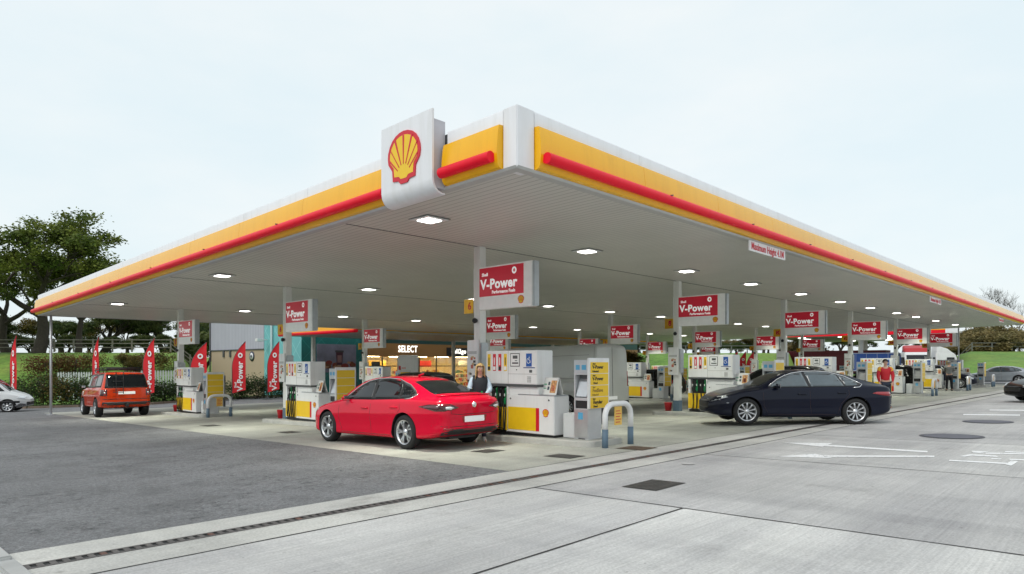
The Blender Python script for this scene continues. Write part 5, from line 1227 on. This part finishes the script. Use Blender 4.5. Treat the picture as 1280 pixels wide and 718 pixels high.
    n.links.new(fr.outputs[0], ms.inputs[0]); n.links.new(t_.outputs[0], ms.inputs[1]); n.links.new(gg.outputs[0], ms.inputs[2]); n.links.new(ms.outputs[0], o_.inputs[0])
    m = MB(); m.box(XW+.05, x1, .02, .03, g+.1, g+3.22); m.build('window_glass', gls, r)
    # picture poster on the shade-darkened teal wall: a cup among food
    m = MB(); m.box(1.3, 4.95, -.10, -.02, g+1.9, g+4.2); ps = m.build('wall_poster', [M('poster_dusk', (.17, .17, .23), .4, var=.3, scale=.8)], r)
    m = MB(); m.prism([(3.1, g+2.5), (3.6, g+2.5), (3.68, g+3.55), (3.02, g+3.55)], lambda x, z, d: (x, -.11-d, z), .01, 0); m.box(2.96, 3.74, -.125, -.105, g+3.55, g+3.7, 1); m.box(3.15, 3.55, -.13, -.12, g+2.7, g+3.3, 2)
    for k in range(26):
        a = rr.uniform(1.5, 4.7); z = g+rr.uniform(2.0, 2.75); w = rr.uniform(.15, .5); m.prism([(a+w*math.cos(q)*.8, z+w*.45*math.sin(q)) for q in [2*PI*j/9 for j in range(9)]], lambda x, zz, d, k=k: (max(1.33, min(4.92, x)), -.103-.0006*k-d, max(g+1.92, min(g+4.48, zz))), .0005, 3+k % 3)
    o2 = m.build('poster_print', [M('cup_plum', (.06, .015, .03)), M('cup_lid', (.05, .045, .05)), M('cup_band', (.22, .12, .12)), M('food_brown', (.16, .06, .025)), M('food_tan', (.35, .20, .12)), M('food_red', (.20, .03, .02))], ps); fix_normals(o2.data)
    # signboard by the door
    m = MB(); m.box(6.2, 7.0, -.6, -.5, g+1.9, g+2.8); m.build('warning_board', dgrey, r)
shop()
def shed():
    p = W(26.7, 54.25); r = thing('brick_shed', 'long shed with cream brick below and pale corrugated cladding above', 'building', (p.x, p.y, 0), ANG); g = gz(0, 60)
    BR = bpy.data.materials.new('cream_brick'); BR.use_nodes = True; n = BR.node_tree; b = n.nodes['Principled BSDF']; b.inputs['Roughness'].default_value = .85
    t = n.nodes.new('ShaderNodeTexCoord'); mp = n.nodes.new('ShaderNodeMapping'); mp.inputs['Rotation'].default_value = (PI/2, 0, PI/2); k = n.nodes.new('ShaderNodeTexBrick'); k.inputs['Scale'].default_value = 4.3
    k.inputs['Color1'].default_value = (.55, .40, .24, 1); k.inputs['Color2'].default_value = (.62, .46, .29, 1); k.inputs['Mortar'].default_value = (.48, .38, .27, 1); k.inputs['Mortar Size'].default_value = .012
    n.links.new(t.outputs['Object'], mp.inputs[0]); n.links.new(mp.outputs[0], k.inputs[0]); n.links.new(k.outputs[0], b.inputs['Base Color'])
    m = MB(); m.box(0, 5.4, 0, 10.8, g-.8, g+4.15); m.build('brick_wall', BR, r)
    m = MB(); m.box(-.04, 5.42, -.02, 10.84, g+4.15, g+8.0); m.build('corrugated_wall', lines_mat('corrugated', (.50, .50, .58), (.38, .38, .46), 1, .30, .10, rough=.5), r)
    m = MB(); m.box(-.09, 5.45, -.05, 10.87, g+4.10, g+4.19); m.build('drip_trim', dgrey, r)
    m = MB(); m.prism([(-.25, g+7.9), (5.5, g+7.9), (5.5, g+8.9), (3, g+9.4), (-.25, g+8.3)], lambda x, z, d: (x, -.2+d, z), 11.3); o = m.build('roof', M('roof_slate', (.05, .055, .065), .6), r); fix_normals(o.data)
    m = MB(); m.tube([(-.1, 10.87, g-.5), (-.1, 10.87, g+8)], .07, 8); m.build('downpipe', dgrey, r)
    for y in (6.4, 7.8): m = MB(); m.box(-.12, 0, y, y+.25, g+3.5, g+4.1); m.build('vent', dgrey, r)
    m = MB(); m.lathe([(.001, -.08), (.42, -.08), (.42, 0)], (0, 2.2, g+3.55), 'x', 24, 0); m.lathe([(.001, -.10), (.30, -.10), (.30, -.08)], (0, 2.2, g+3.55), 'x', 24, 1); m.lathe([(.001, -.12), (.13, -.12), (.13, -.1)], (0, 2.2, g+3.55), 'x', 16, 0); m.build('round_sign', [M('clock_dark', (.03, .04, .07)), white], r)
    m = MB(); m.tube([(-.7, -.8, g+4.9), (-.1, -.8, g+4.9)], .05, 6); m.box(-1.1, -.55, -1.0, -.6, g+4.75, g+5.0); m.build('security_camera', white, r, bevel=.03)
    m = MB(); m.tube([(-.15, -1.6, g-.3), (-.15, -1.6, g+8)], .09, 8); m.build('vent_pipe', M('pipe_pale', (.5, .62, .64), .5), r)
shed()
def link_canopy():
    r = thing('link_canopy', 'smaller canopy with yellow and red edge between the main canopy and the shop', 'canopy', (0, 0, 0), ANG)
    z = EYE+2.05
    m = MB(); m.box(24, 60, 36.05, 46.2, z, z+.12); m.build('soffit', M('link_soffit', (.5, .5, .48), .5), r)
    m = MB(); m.box(23.95, 60, 36.05, 46.25, z+.13, z+.75); m.build('roof_slab', fyel, r)
    m = MB(); m.tube([(23.9, 36.1, z+.06), (23.9, 46.2, z+.06)], .11, 10); m.build('light_tube', fred, r)
    for u in (26, 40, 54): m = MB(); m.box(u-.12, u+.12, 44.9, 45.14, -2, z); m.build('column', cream, r)
link_canopy()
# ------------------------------------------------------------------ lorry park
def lorry_canopy():
    r = thing('lorry_canopy', 'tall white lorry canopy with yellow and red fascia beyond the forecourt on the right', 'canopy', (0, 0, 0), 0)
    z = EYE+3.72; P = Vector(uv(95, 15.8)).to_3d(); Q = Vector(uv(95, 37.5)).to_3d(); E1 = (Q-P).normalized(); L1 = (Q-P).length; D = Vector((.60, 1, 0)).normalized()
    def pt(a, b, h): q = P+E1*a+D*b; return (q.x, q.y, h)
    def slab(m, a0, a1, b0, b1, h0, h1, mi=0): m.hexa([pt(a1, b0, h0), pt(a0, b0, h0), pt(a0, b1, h0), pt(a1, b1, h0), pt(a1, b0, h1), pt(a0, b0, h1), pt(a0, b1, h1), pt(a1, b1, h1)], mi)
    m = MB(); slab(m, 0, L1, 0, 26, z, z+.2); m.build('soffit', M('lorry_soffit', (.55, .55, .54), .5), r)
    m = MB(); slab(m, .0, L1+.05, -.08, 26, z+.45, z+.85); m.build('fascia_yellow', fyel, r)
    m = MB(); slab(m, -.05, 1.3, -.12, .5, z-.02, z+.95); m.build('corner_casing', fwhite, r)
    m = MB(); slab(m, .02, L1+.06, -.11, 26, z+.02, z+.44); m.build('fascia_red', fred, r)
    for a in (3, 11, 19):
        for b in (4, 15): q = P+E1*a+D*b; m = MB(); m.box(q.x-.22, q.x+.22, q.y-.22, q.y+.22, -2, z); m.build('column', cream, r)
    for i in range(4):
        for j in range(4): q = P+E1*(2.5+j*5.4)+D*(3+i*6); m = MB(); m.box(q.x-.4, q.x+.4, q.y-.4, q.y+.4, z-.05, z-.01); m.build('canopy_lamp', M('lamp_far', (1, .98, .93), .5, emit=5, var=0), r)
lorry_canopy()
def lorry(loc, rz, label, trailer=None, cab=white, h=3.95, deflect=None, text_=None, Lt=13.6, tint='x'):
    r = thing('lorry', label, 'lorry', loc, rz)
    # x forward; trailer from 0..Lt, cab beyond
    if trailer:
        m = MB(); m.box(0, Lt, -1.27, 1.27, 1.15, h); t = m.build('trailer_box', trailer, r, bevel=.04)
        m = MB(); 
        for k in range(int(Lt/1.3)): m.box(.4+k*1.3, .43+k*1.3, -1.285, 1.285, 1.2, h-.1)
        m.box(-.02, Lt+.02, -1.29, 1.29, h-.12, h-.04); m.box(-.02, Lt+.02, -1.29, 1.29, 1.13, 1.25); m.build('trailer_rail', M('rail_'+tint, [c*.6 for c in (.3, .05, .06)] if tint == 'x' else (.4, .42, .5), .5), t)
        if text_: text('trailer_lettering', text_, 1.15, M('trailer_letter', (.30, .13, .16), .6), t, (Lt*.52, 1.30, 2.85), (PI/2, 0, PI), bold=.03, sx=1.15)
        m = MB(); m.box(.3, Lt-.2, -1.1, 1.1, .85, 1.13); m.build('chassis', black, r)
        for x in (1.6, 2.9, 4.2):
            for s in (-1, 1): w = MB(); w.lathe([(.001, -.15), (.48, -.15), (.52, -.1), (.52, .1), (.48, .15), (.001, .15)], (x, s*1.0, .52), 'y', 20); w.build('wheel', rubber, r)
    X = Lt+.5 if trailer else 0
    m = MB(); m.prism([(X, .9), (X+2.25, .5), (X+2.35, 1.4), (X+2.25, 2.2), (X+1.95, 3.0), (X+1.7, 3.15), (X, 3.2)], lambda x, z, d: (x, -1.24+d, z), 2.48); c = m.build('cab', cab, r, bevel=.10); 
    m = MB(); m.prism([(X+.1, 3.2), (X+1.75, 3.12), (X+1.2, 3.6), (X+.2, 3.95)], lambda x, z, d: (x, -1.15+d, z), 2.3); q = m.build('roof_deflector', deflect or cab, r, bevel=.08)
    m = MB(); m.hexa([(X+2.30, -1.1, 1.75), (X+2.05, -1.1, 2.85), (X+2.05, 1.1, 2.85), (X+2.30, 1.1, 1.75), (X+2.34, -1.1, 1.75), (X+2.09, -1.1, 2.85), (X+2.09, 1.1, 2.85), (X+2.34, 1.1, 1.75)]); w = m.build('windscreen', glass, r); fix_normals(w.data)
    for s in (-1, 1):
        m = MB(); m.prism([(X+1.1, 1.75), (X+2.05, 1.75), (X+1.85, 2.6), (X+1.1, 2.6)], lambda x, z, d: (x, s*(1.235+d), z), .02); w = m.build('side_window', glass, r); fix_normals(w.data)
        m = MB(); m.box(X+2.1, X+2.25, s*1.5-.12, s*1.5+.12, 1.9, 2.6); m.build('door_mirror', black, r, bevel=.03)
        w = MB(); w.lathe([(.001, -.15), (.48, -.15), (.52, -.1), (.52, .1), (.48, .15), (.001, .15)], (X+1.3, s*1.05, .52), 'y', 20); w.build('wheel', rubber, r)
    m = MB(); m.box(X+2.25, X+2.42, -1.2, 1.2, .4, 1.0); m.box(X+2.3, X+2.38, -.7, .7, 1.05, 1.6); m.build('grille', dgrey, r, bevel=.03)
    return r
MAR = M('trailer_maroon', (.16, .008, .02), .45, var=.1, scale=.4)
p = W(105, 40.2); lorry(p, math.atan2(-VY, -VX), 'maroon curtain sided lorry with faint grey lettering below the lorry canopy', MAR, MAR, 4.35, text_='MONTGOMERY', Lt=14.4)
BLU = M('trailer_blue', (.012, .06, .26), .5, var=.1)
p = PX(1091, 84); lorry(W(98.5, 28.2), math.atan2(-VY, -VX), 'lorry with blue covered trailer in front of the maroon one', BLU, BLU, 3.6, Lt=5.2, tint='y')
p = PX(1142, 74); lorry(p, math.radians(-110), 'white lorry cab with a tall red wind deflector facing the forecourt', None, white, deflect=M('deflector_red', (.42, .015, .02), .4))
p = PX(1180, 78); lorry((p.x-1, p.y+.5, p.z), math.radians(-18), 'white lorry cab in profile facing right by the green bank', None, white)
# ------------------------------------------------------------------ vegetation
BARK = M('bark', (.055, .045, .035), .95, var=.3, scale=5, bump=.5)
LV1 = leaf_mat('leaf_oak', (.065, .105, .018), (.17, .20, .035)); LV2 = leaf_mat('leaf_dark', (.04, .07, .018), (.10, .12, .03))
LV3 = leaf_mat('leaf_autumn', (.075, .065, .018), (.15, .11, .025)); LV4 = leaf_mat('leaf_hedge', (.022, .050, .014), (.060, .090, .028)); LV5 = leaf_mat('leaf_russet', (.10, .045, .02), (.17, .08, .03))
LV6 = leaf_mat('leaf_scrub', (.15, .135, .055), (.27, .21, .09))
def leaves(pts, size, name, mat, parent, rnd):
    vs = []; fs = []
    for (x, y, z) in pts:
        s = size*rnd.uniform(.6, 1.3); a = rnd.uniform(0, 2*PI); b = rnd.uniform(-.9, .9); c = rnd.uniform(0, 2*PI)
        e1 = Vector((math.cos(a), math.sin(a), b*.6)).normalized(); e2 = e1.orthogonal().normalized(); e2 = (e2*math.cos(c)+e1.cross(e2)*math.sin(c))
        p = Vector((x, y, z)); k = len(vs); vs += [p-e1*s*.5, p+e2*s*.32, p+e1*s*.5, p-e2*s*.32]; fs.append((k, k+1, k+2, k+3))
    me = bpy.data.meshes.new(name); me.from_pydata([tuple(v) for v in vs], [], fs); me.materials.append(mat); me.update(); return link(name, me, parent)
TREES = {}
def make_tree(kind, seed):
    rnd = random.Random(seed); r = thing('tree', 'x', 'tree'); m = MB(); tips = []
    spec = {'oak': dict(h=14., tr=.50, split=3.2, levels=4, spread=.95, leaf=.27, n=190, cl=1.05, mat=LV1), 'tree': dict(h=10., tr=.3, split=1.1, levels=4, spread=.75, leaf=.32, n=110, cl=1.0, mat=LV2),
            'bare': dict(h=12., tr=.22, split=3.0, levels=5, spread=.55, leaf=.2, n=0, cl=1, mat=LV2), 'scrub': dict(h=4.5, tr=.10, split=.5, levels=4, spread=.8, leaf=.24, n=75, cl=.75, mat=LV6), 'thicket': dict(h=6., tr=.12, split=.4, levels=4, spread=.85, leaf=.30, n=90, cl=1.0, mat=LV2), 'autumn': dict(h=6., tr=.14, split=1.2, levels=4, spread=.7, leaf=.24, n=42, cl=.8, mat=LV3)}[kind]
    def br(p, d, L_, rad, lev):
        pts = [p]; q = p; dd = d; n = 4
        for i in range(n): dd = (dd+Vector((rnd.gauss(0, .13), rnd.gauss(0, .13), rnd.gauss(0, .09)+(.03 if lev else 0)))).normalized(); q = q+dd*L_/n; pts.append(q)
        m.tube(pts, [rad*(1-.38*i/n) for i in range(n+1)], 7 if lev < 2 else 4, cap=False)
        if lev >= spec['levels']: tips.append(q); tips.append(pts[2]) if rnd.random() < .5 else None; return
        k = rnd.choice((3, 4)) if lev < 3 else 3
        if kind == 'bare': k = 3 if lev < 4 else 4
        a0 = rnd.uniform(0, 6.28)
        for i in range(k):
            a = a0+i*2*PI/k+rnd.uniform(-.4, .4); o = dd.orthogonal().normalized(); o2 = dd.cross(o); side = o*math.cos(a)+o2*math.sin(a)
            sp = spec['spread']*rnd.uniform(.6, 1.15); nd = (dd+side*sp+Vector((0, 0, .10))).normalized(); st = pts[rnd.choice((3, 4, 4))] if i else q
            br(st, nd, L_*rnd.uniform(.62, .82), rad*.60*rnd.uniform(.75, 1), lev+1)
    L0 = spec['split']; h = spec['h']
    br(Vector((0, 0, -.2)), Vector((0, 0, 1)), L0+.2, spec['tr'], 0) if kind != 'oak' else br(Vector((0, 0, -.2)), Vector((.03, 0, 1)), 4.2, spec['tr'], 0)
    top = max(t.z for t in tips); k = h/top; 
    m.v = [(x*k, y*k, z*k) for x, y, z in m.v]; tips = [t*k for t in tips]
    m.build('trunk', BARK, r, smooth=True)
    if spec['n']:
        P_ = []
        for t in tips:
            if kind == 'oak' and math.sin(t.x*1.1+1)*math.sin(t.y*1.3)+math.sin(t.z*1.7+t.x*.6) < -1.15+rnd.uniform(-.5, .3): continue
            c = spec['cl']*rnd.uniform(.6, 1.25); nn = int(spec['n']*c)
            for _ in range(nn):
                v = Vector((rnd.gauss(0, 1), rnd.gauss(0, 1), rnd.gauss(0, .55)))*c*.48; P_.append(t+v)
        leaves(P_, spec['leaf'], 'crown', spec['mat'], r, rnd)
    return r
def tree(kind, seed, loc, h, label, rz=0, group=None, name=None, wide=1.):
    key = (kind, seed); H0 = {'thicket': 6, 'oak': 14, 'tree': 10, 'bare': 12, 'scrub': 4.5, 'autumn': 6}[kind]
    if key not in TREES: TREES[key] = make_tree(kind, seed); o = TREES[key]; o.location = loc; o.rotation_euler = (0, 0, rz); o['label'] = label
    else: o = dup(TREES[key], loc, rz, label)
    if group: o['group'] = group
    s = h/H0; o.scale = (s*wide, s*wide, s); return o
def th(py, d): return (455-py)/830*d+EYE                    # height of a thing's top seen at row py
p = PX(48, 62); tree('oak', 1, p, th(268, 62)-p.z+.6, 'big spreading oak rising above the left tip of the canopy', .4, wide=1.05)
p = PX(98, 66); tree('oak', 2, p, th(322, 66)-p.z, 'second oak with thick trunk under the left end of the canopy', 2.1, wide=.8)
p = PX(8, 68); tree('oak', 1, p, th(296, 68)-p.z, 'leafy oak filling the sky left of the big spreading oak', 3.3, wide=.95)
p = PX(-30, 60); tree('oak', 2, p, th(330, 60)-p.z, 'oak at the far left edge of the photo', 4.0, wide=1.0)
gl = 'trees behind the timber fence on the left'
for k, (px, d, top, kd, sd, wd_, lab) in enumerate([(8, 78, 395, 'tree', 5, 1.1, 'round tree low beneath the oak at the left edge'), (75, 84, 402, 'tree', 6, 1.2, 'dark tree between the two thick oak trunks'), (128, 82, 390, 'tree', 5, 1.1, 'dark leafy tree just right of the second oak trunk'), (158, 88, 396, 'autumn', 7, 1.1, 'thin yellowish tree with sky showing through it'),
        (185, 84, 398, 'tree', 6, .9, 'dark tree left of the red and white sign of pump 3'), (207, 86, 396, 'tree', 5, 1., 'dense dark tree behind the column of pump 3'), (246, 84, 402, 'tree', 6, 1.0, 'dark tree at the left corner of the shed'), (40, 95, 400, 'autumn', 7, 1.3, 'far yellowish tree behind the big oak trunk'), (110, 98, 405, 'autumn', 7, 1.3, 'far yellowish tree right of the oak trunks')]):
    p = PX(px, d); tree(kd, sd, p, th(top, d)-p.z, lab, k*1.3, gl, wide=wd_)
for k, (px, top) in enumerate(((-12, 424), (14, 418), (38, 421), (63, 424), (86, 418), (112, 420), (137, 422), (161, 426), (184, 418), (207, 420), (230, 422), (253, 418))):
    p = PX(px, 76+2*(k % 3)); tree('thicket', 51+k % 2, p, th(top, 76)-p.z, 'low dark thicket tree behind the timber fence, %s from the left' % (CN+['twelfth'])[k], k*1.9, 'thicket along the left skyline', wide=1.15)
p = PX(157, 50); tree('autumn', 9, p, th(443, 50)-p.z, 'small yellow leaved tree just above the off road vehicle roof', .3, wide=.9)
# scrub belt and bare trees on the right, trees behind the middle
gr = 'scrubby trees along the top of the right bank'; rnd = random.Random(21)
posn = ['left end', 'left part', 'middle', 'right part', 'right end']
xs = [1196, 1206, 1217, 1228, 1238, 1249, 1259, 1270, 1281, 1292]
for k, px in enumerate(xs):
    d = 108+rnd.uniform(-3, 8); p = PX(px, d); p.z -= .9; top = [428, 420, 423, 417, 414, 409, 411, 416, 419, 415][k]
    tree('scrub', 31+k % 3, p, th(top, d)-p.z, 'brown green scrub tree on the right bank, %s from the left' % CN[k], k*1.1, gr, wide=1.6)
for k, (px, top) in enumerate(((1208, 372), (1222, 366), (1236, 356), (1251, 360), (1263, 368), (1274, 378))):
    p = PX(px, 118+3*k); tree('bare', 41+k % 2, p, th(top, 118+3*k)-p.z, 'tall bare tree above the right end of the canopy, %s from the left' % CN[k], k*1.7, 'bare trees above the canopy on the right', wide=.75)
for k, px in enumerate((800, 822, 846, 868, 890, 912, 934, 955, 975, 1000)):
    d = 104+rnd.uniform(0, 10); p = PX(px, d); kd, sd = (('tree', 5), ('scrub', 32), ('autumn', 7), ('tree', 6))[k % 4]
    tree(kd, sd, p, th(424+rnd.uniform(-7, 6), d)-p.z, 'tree on the skyline beyond the middle of the forecourt, %s from the left' % CN[k], k*1.3, 'skyline trees seen under the canopy', wide=1.15)
for k, (px, d) in enumerate(((795, 100), (815, 104), (836, 102), (857, 105), (878, 101), (899, 104), (920, 102), (941, 105), (961, 101))):
    p = PX(px, d); tree('thicket', 51+k % 2, p, th(429 if px < 1000 else 424, d)-p.z, 'low dark thicket tree on the skyline, %s from the left' % (CN+['twelfth'])[k], k*1.7, 'low thicket along the middle and right skyline', wide=1.7)
for k, px in enumerate((1015, 1050, 1085, 1120, 1150, 1175)):
    d = 165; p = PX(px, d); tree('tree', 5+k % 2, p, th(424, d)-p.z, 'distant dark tree behind the lorry canopy, %s from the left' % CN[k], k*2.3, 'distant trees behind the lorries', wide=1.5)
p = PX(785, 60); tree('autumn', 7, p, th(440, 60)-p.z, 'young yellow leaved tree beyond the middle of the forecourt', 1.)
# hedges and shrubs
def shrub(kind, loc, sx, sy, h, label, seed, rz=0, mat=LV4, flowers=0, group=None, dens=1.):
    rnd = random.Random(seed); r = thing('shrub', label, 'shrub', loc, rz, group); P_ = []
    lumps = [(rnd.uniform(-sx, sx)*.8, rnd.uniform(-sy, sy)*.6, rnd.uniform(.3, .75)*h, rnd.uniform(.28, .5)*h) for _ in range(int(7+sx*5))]
    n = int(1500*dens*max(.6, sx))
    for _ in range(n):
        c = rnd.choice(lumps); v = Vector((rnd.gauss(0, 1), rnd.gauss(0, 1), rnd.gauss(0, 1))).normalized()*c[3]*rnd.uniform(.55, 1.08)
        z = c[2]+v.z
        if z > .02: P_.append((c[0]+v.x*1.3, c[1]+v.y, z))
    leaves(P_, .13, 'foliage', mat, r, rnd)
    m = MB()
    for _ in range(9): x, y = rnd.uniform(-sx, sx)*.7, rnd.uniform(-sy, sy)*.4; m.tube([(x, y, 0), (x+rnd.uniform(-.1, .1), y, h*.4), (x+rnd.uniform(-.3, .3), y, h*.8)], .015, 4)
    m.build('stem', BARK, r)
    if flowers: leaves([q for q in rnd.sample(P_, flowers) if q[2] > h*.35], .11, 'blossom', M('blossom', (.75, .66, .55), .6), r, rnd)
    return r
gh = 'shrubs along the left road edge'
W8 = ['farthest left', 'second from the left', 'third from the left', 'fourth from the left', 'fifth from the left', 'sixth from the left', 'seventh from the left', 'eighth from the left', 'ninth from the left']
for k, (px, d, h) in enumerate([(8, 41.5, 1.5), (30, 41, 1.7), (48, 40.8, 1.95), (66, 40.6, 2.0), (84, 41, 1.9), (102, 41.2, 1.75), (125, 42, 1.7), (150, 43, 1.6), (176, 43.5, 1.6)]):
    shrub('s', PX(px, d), .95, .7, h, 'dark green shrub in the bed along the left road, %s' % W8[k], 50+k, 0, (LV4, LV2, LV4, LV3, LV4)[k % 5], flowers=(12 if k % 3 == 0 else 0), group=gh, dens=1.0)
for k, (px, d, h) in enumerate([(196, 43, 1.55), (213, 44, 1.5), (232, 45, 1.4)]):
    shrub('s', PX(px, d), .9, .7, h, 'rose shrub with pale blossom beside the far left pump, %s' % W8[k], 60+k, 0, LV4, flowers=26, group='rose shrubs near the far left pump')
for k, (px, d, h) in enumerate([(296, 48.5, 1.35), (312, 49, 1.65), (328, 49.5, 1.75), (344, 50, 1.6), (358, 50.5, 1.4)]):
    shrub('s', PX(px, d), 1.0, .7, h, 'rose shrub with pale blossom before the cream brick wall, %s' % W8[k], 70+k, 0, LV4, flowers=30, group='rose shrubs before the shed')
for k, (px, d, h, mt) in enumerate([(52, 52, 1.8, LV5), (72, 53, 1.7, LV3), (92, 53, 1.6, LV5), (112, 54, 1.6, LV3), (170, 54, 1.5, LV5), (205, 54, 1.5, LV3)]):
    p = PX(px, d); shrub('s', p, 1.1, .7, max(.9, h), 'russet and yellow green shrub behind the pale fence, %s' % W8[k], 80+k, 0, mt, group='russet shrubs behind the pale fence')
# pale palisade fence and post and rail fences
def palisade(px0, px1, d0, d1, top, label):
    a, b = PX(px0, d0), PX(px1, d1); r = thing('palisade_fence', label, 'fence', a, math.atan2(b.y-a.y, b.x-a.x)); L_ = (b.xy-a.xy).length; n = int(L_/.17)
    ht0, ht1 = th(top, d0)-a.z, th(top, d1)-a.z; m = MB()
    for k in range(n):
        x = k*.17; h = ht0+(ht1-ht0)*k/n; z = (b.z-a.z)*k/n; m.prism([(x, z), (x+.11, z), (x+.11, h-.08), (x+.055, h), (x, h-.08)], lambda x_, z_, d: (x_, -d, z_), .02)
    o = m.build('pale', M('pale_white', (.55, .57, .58), .6, var=.1), r); fix_normals(o.data)
    m = MB()
    for f in (.25, .8): m.hexa([(0, 0, ht0*f), (L_, 0, ht1*f), (L_, .05, ht1*f), (0, .05, ht0*f), (0, 0, ht0*f+.05), (L_, 0, ht1*f+.05), (L_, .05, ht1*f+.05), (0, .05, ht0*f+.05)])
    m.build('rail', M('pale_rail', (.40, .42, .43), .6), r)
palisade(72, 165, 46.5, 47, 465, 'pale vertical board fence behind the shrubs left of the off road vehicle')
palisade(176, 262, 47, 49.5, 463, 'pale vertical board fence right of the off road vehicle behind the far left pump')
def rail_fence(name, px0, px1, d, hgt, label, rails, mat, step=1.8):
    a = PX(px0, d); r = thing(name, label, 'fence', a, 0); m = MB(); rl = MB(); x = 0; b = PX(px1, d); L_ = b.x-a.x; zs = lambda x: zg(a.x+x, d)-a.z
    n = max(2, int(L_/step)); m2 = []
    for k in range(n+1):
        x = L_*k/n; p = MB(); z = zs(x); p.box(x-.06, x+.06, -.05, .05, z, z+hgt); m2.append(p)
        if k < n:
            x2 = L_*(k+1)/n
            for f in rails: za, zb_ = z+hgt*f, zs(x2)+hgt*f; rl.hexa([(x, -.07, za-.045), (x2, -.07, zb_-.045), (x2, -.05, zb_-.045), (x, -.05, za-.045), (x, -.07, za+.045), (x2, -.07, zb_+.045), (x2, -.05, zb_+.045), (x, -.05, za+.045)])
    for p in m2[:99]: p.build('post', mat, r)
    rl.build('rail', mat, r)
WOOD = M('weathered_wood', (.17, .16, .13), .9, var=.25)
rail_fence('timber_fence', -5, 262, 62.5, 1.25, 'weathered post and rail fence on top of the left grass bank', (.35, .65, .92), WOOD)
rail_fence('mesh_fence', 1190, 1290, 103, 1.3, 'thin grey fence along the top of the right grass bank', (.55, .95), M('fence_grey', (.16, .17, .16), .7), 3)
rail_fence('mesh_fence', 800, 1000, 98, 1.1, 'thin grey fence on the grass beyond the middle of the forecourt', (.5, .95), M('fence_grey', (.22, .23, .22), .7), 3)
# smaller background details
cyl = thing('waste_bin', 'grey green bin standing behind the second island of the front row', 'bin', W(24.2, 17.6), ROT)
m = MB(); m.box(-.30, .30, -.30, .30, 0, 1.0); m.build('bin_body', M('bin_green', (.10, .13, .11), .6), cyl, bevel=.04); m = MB(); m.prism([(-.32, 1.0), (.32, 1.0), (.30, 1.12), (-.26, 1.16)], lambda x, z, d: (x, -.32+d, z), .64); q = m.build('lid', dgrey, cyl); fix_normals(q.data)
# tufts and weeds breaking the hard kerb edge
rnd = random.Random(9); P_ = []
for _ in range(5000):
    t = rnd.random(); a = (-2, 52.1), (8.6, 46.1), (10.9, 45.1), (14.5, 44.1), (16.2, 45.6), (22, 48.5), (26.3, 49.9); i = rnd.randrange(6)
    u = a[i][0]+(a[i+1][0]-a[i][0])*t; v = a[i][1]+(a[i+1][1]-a[i][1])*t+.2+abs(rnd.gauss(0, .8)); p = W(u, v); P_.append((p.x, p.y, p.z+rnd.uniform(0, .16)))
tag(leaves(P_, .14, 'ground_cover', LV4, None, rnd), 'low green ground cover along the far kerb', 'ground cover', kind='stuff')
bpy.context.view_layer.update()
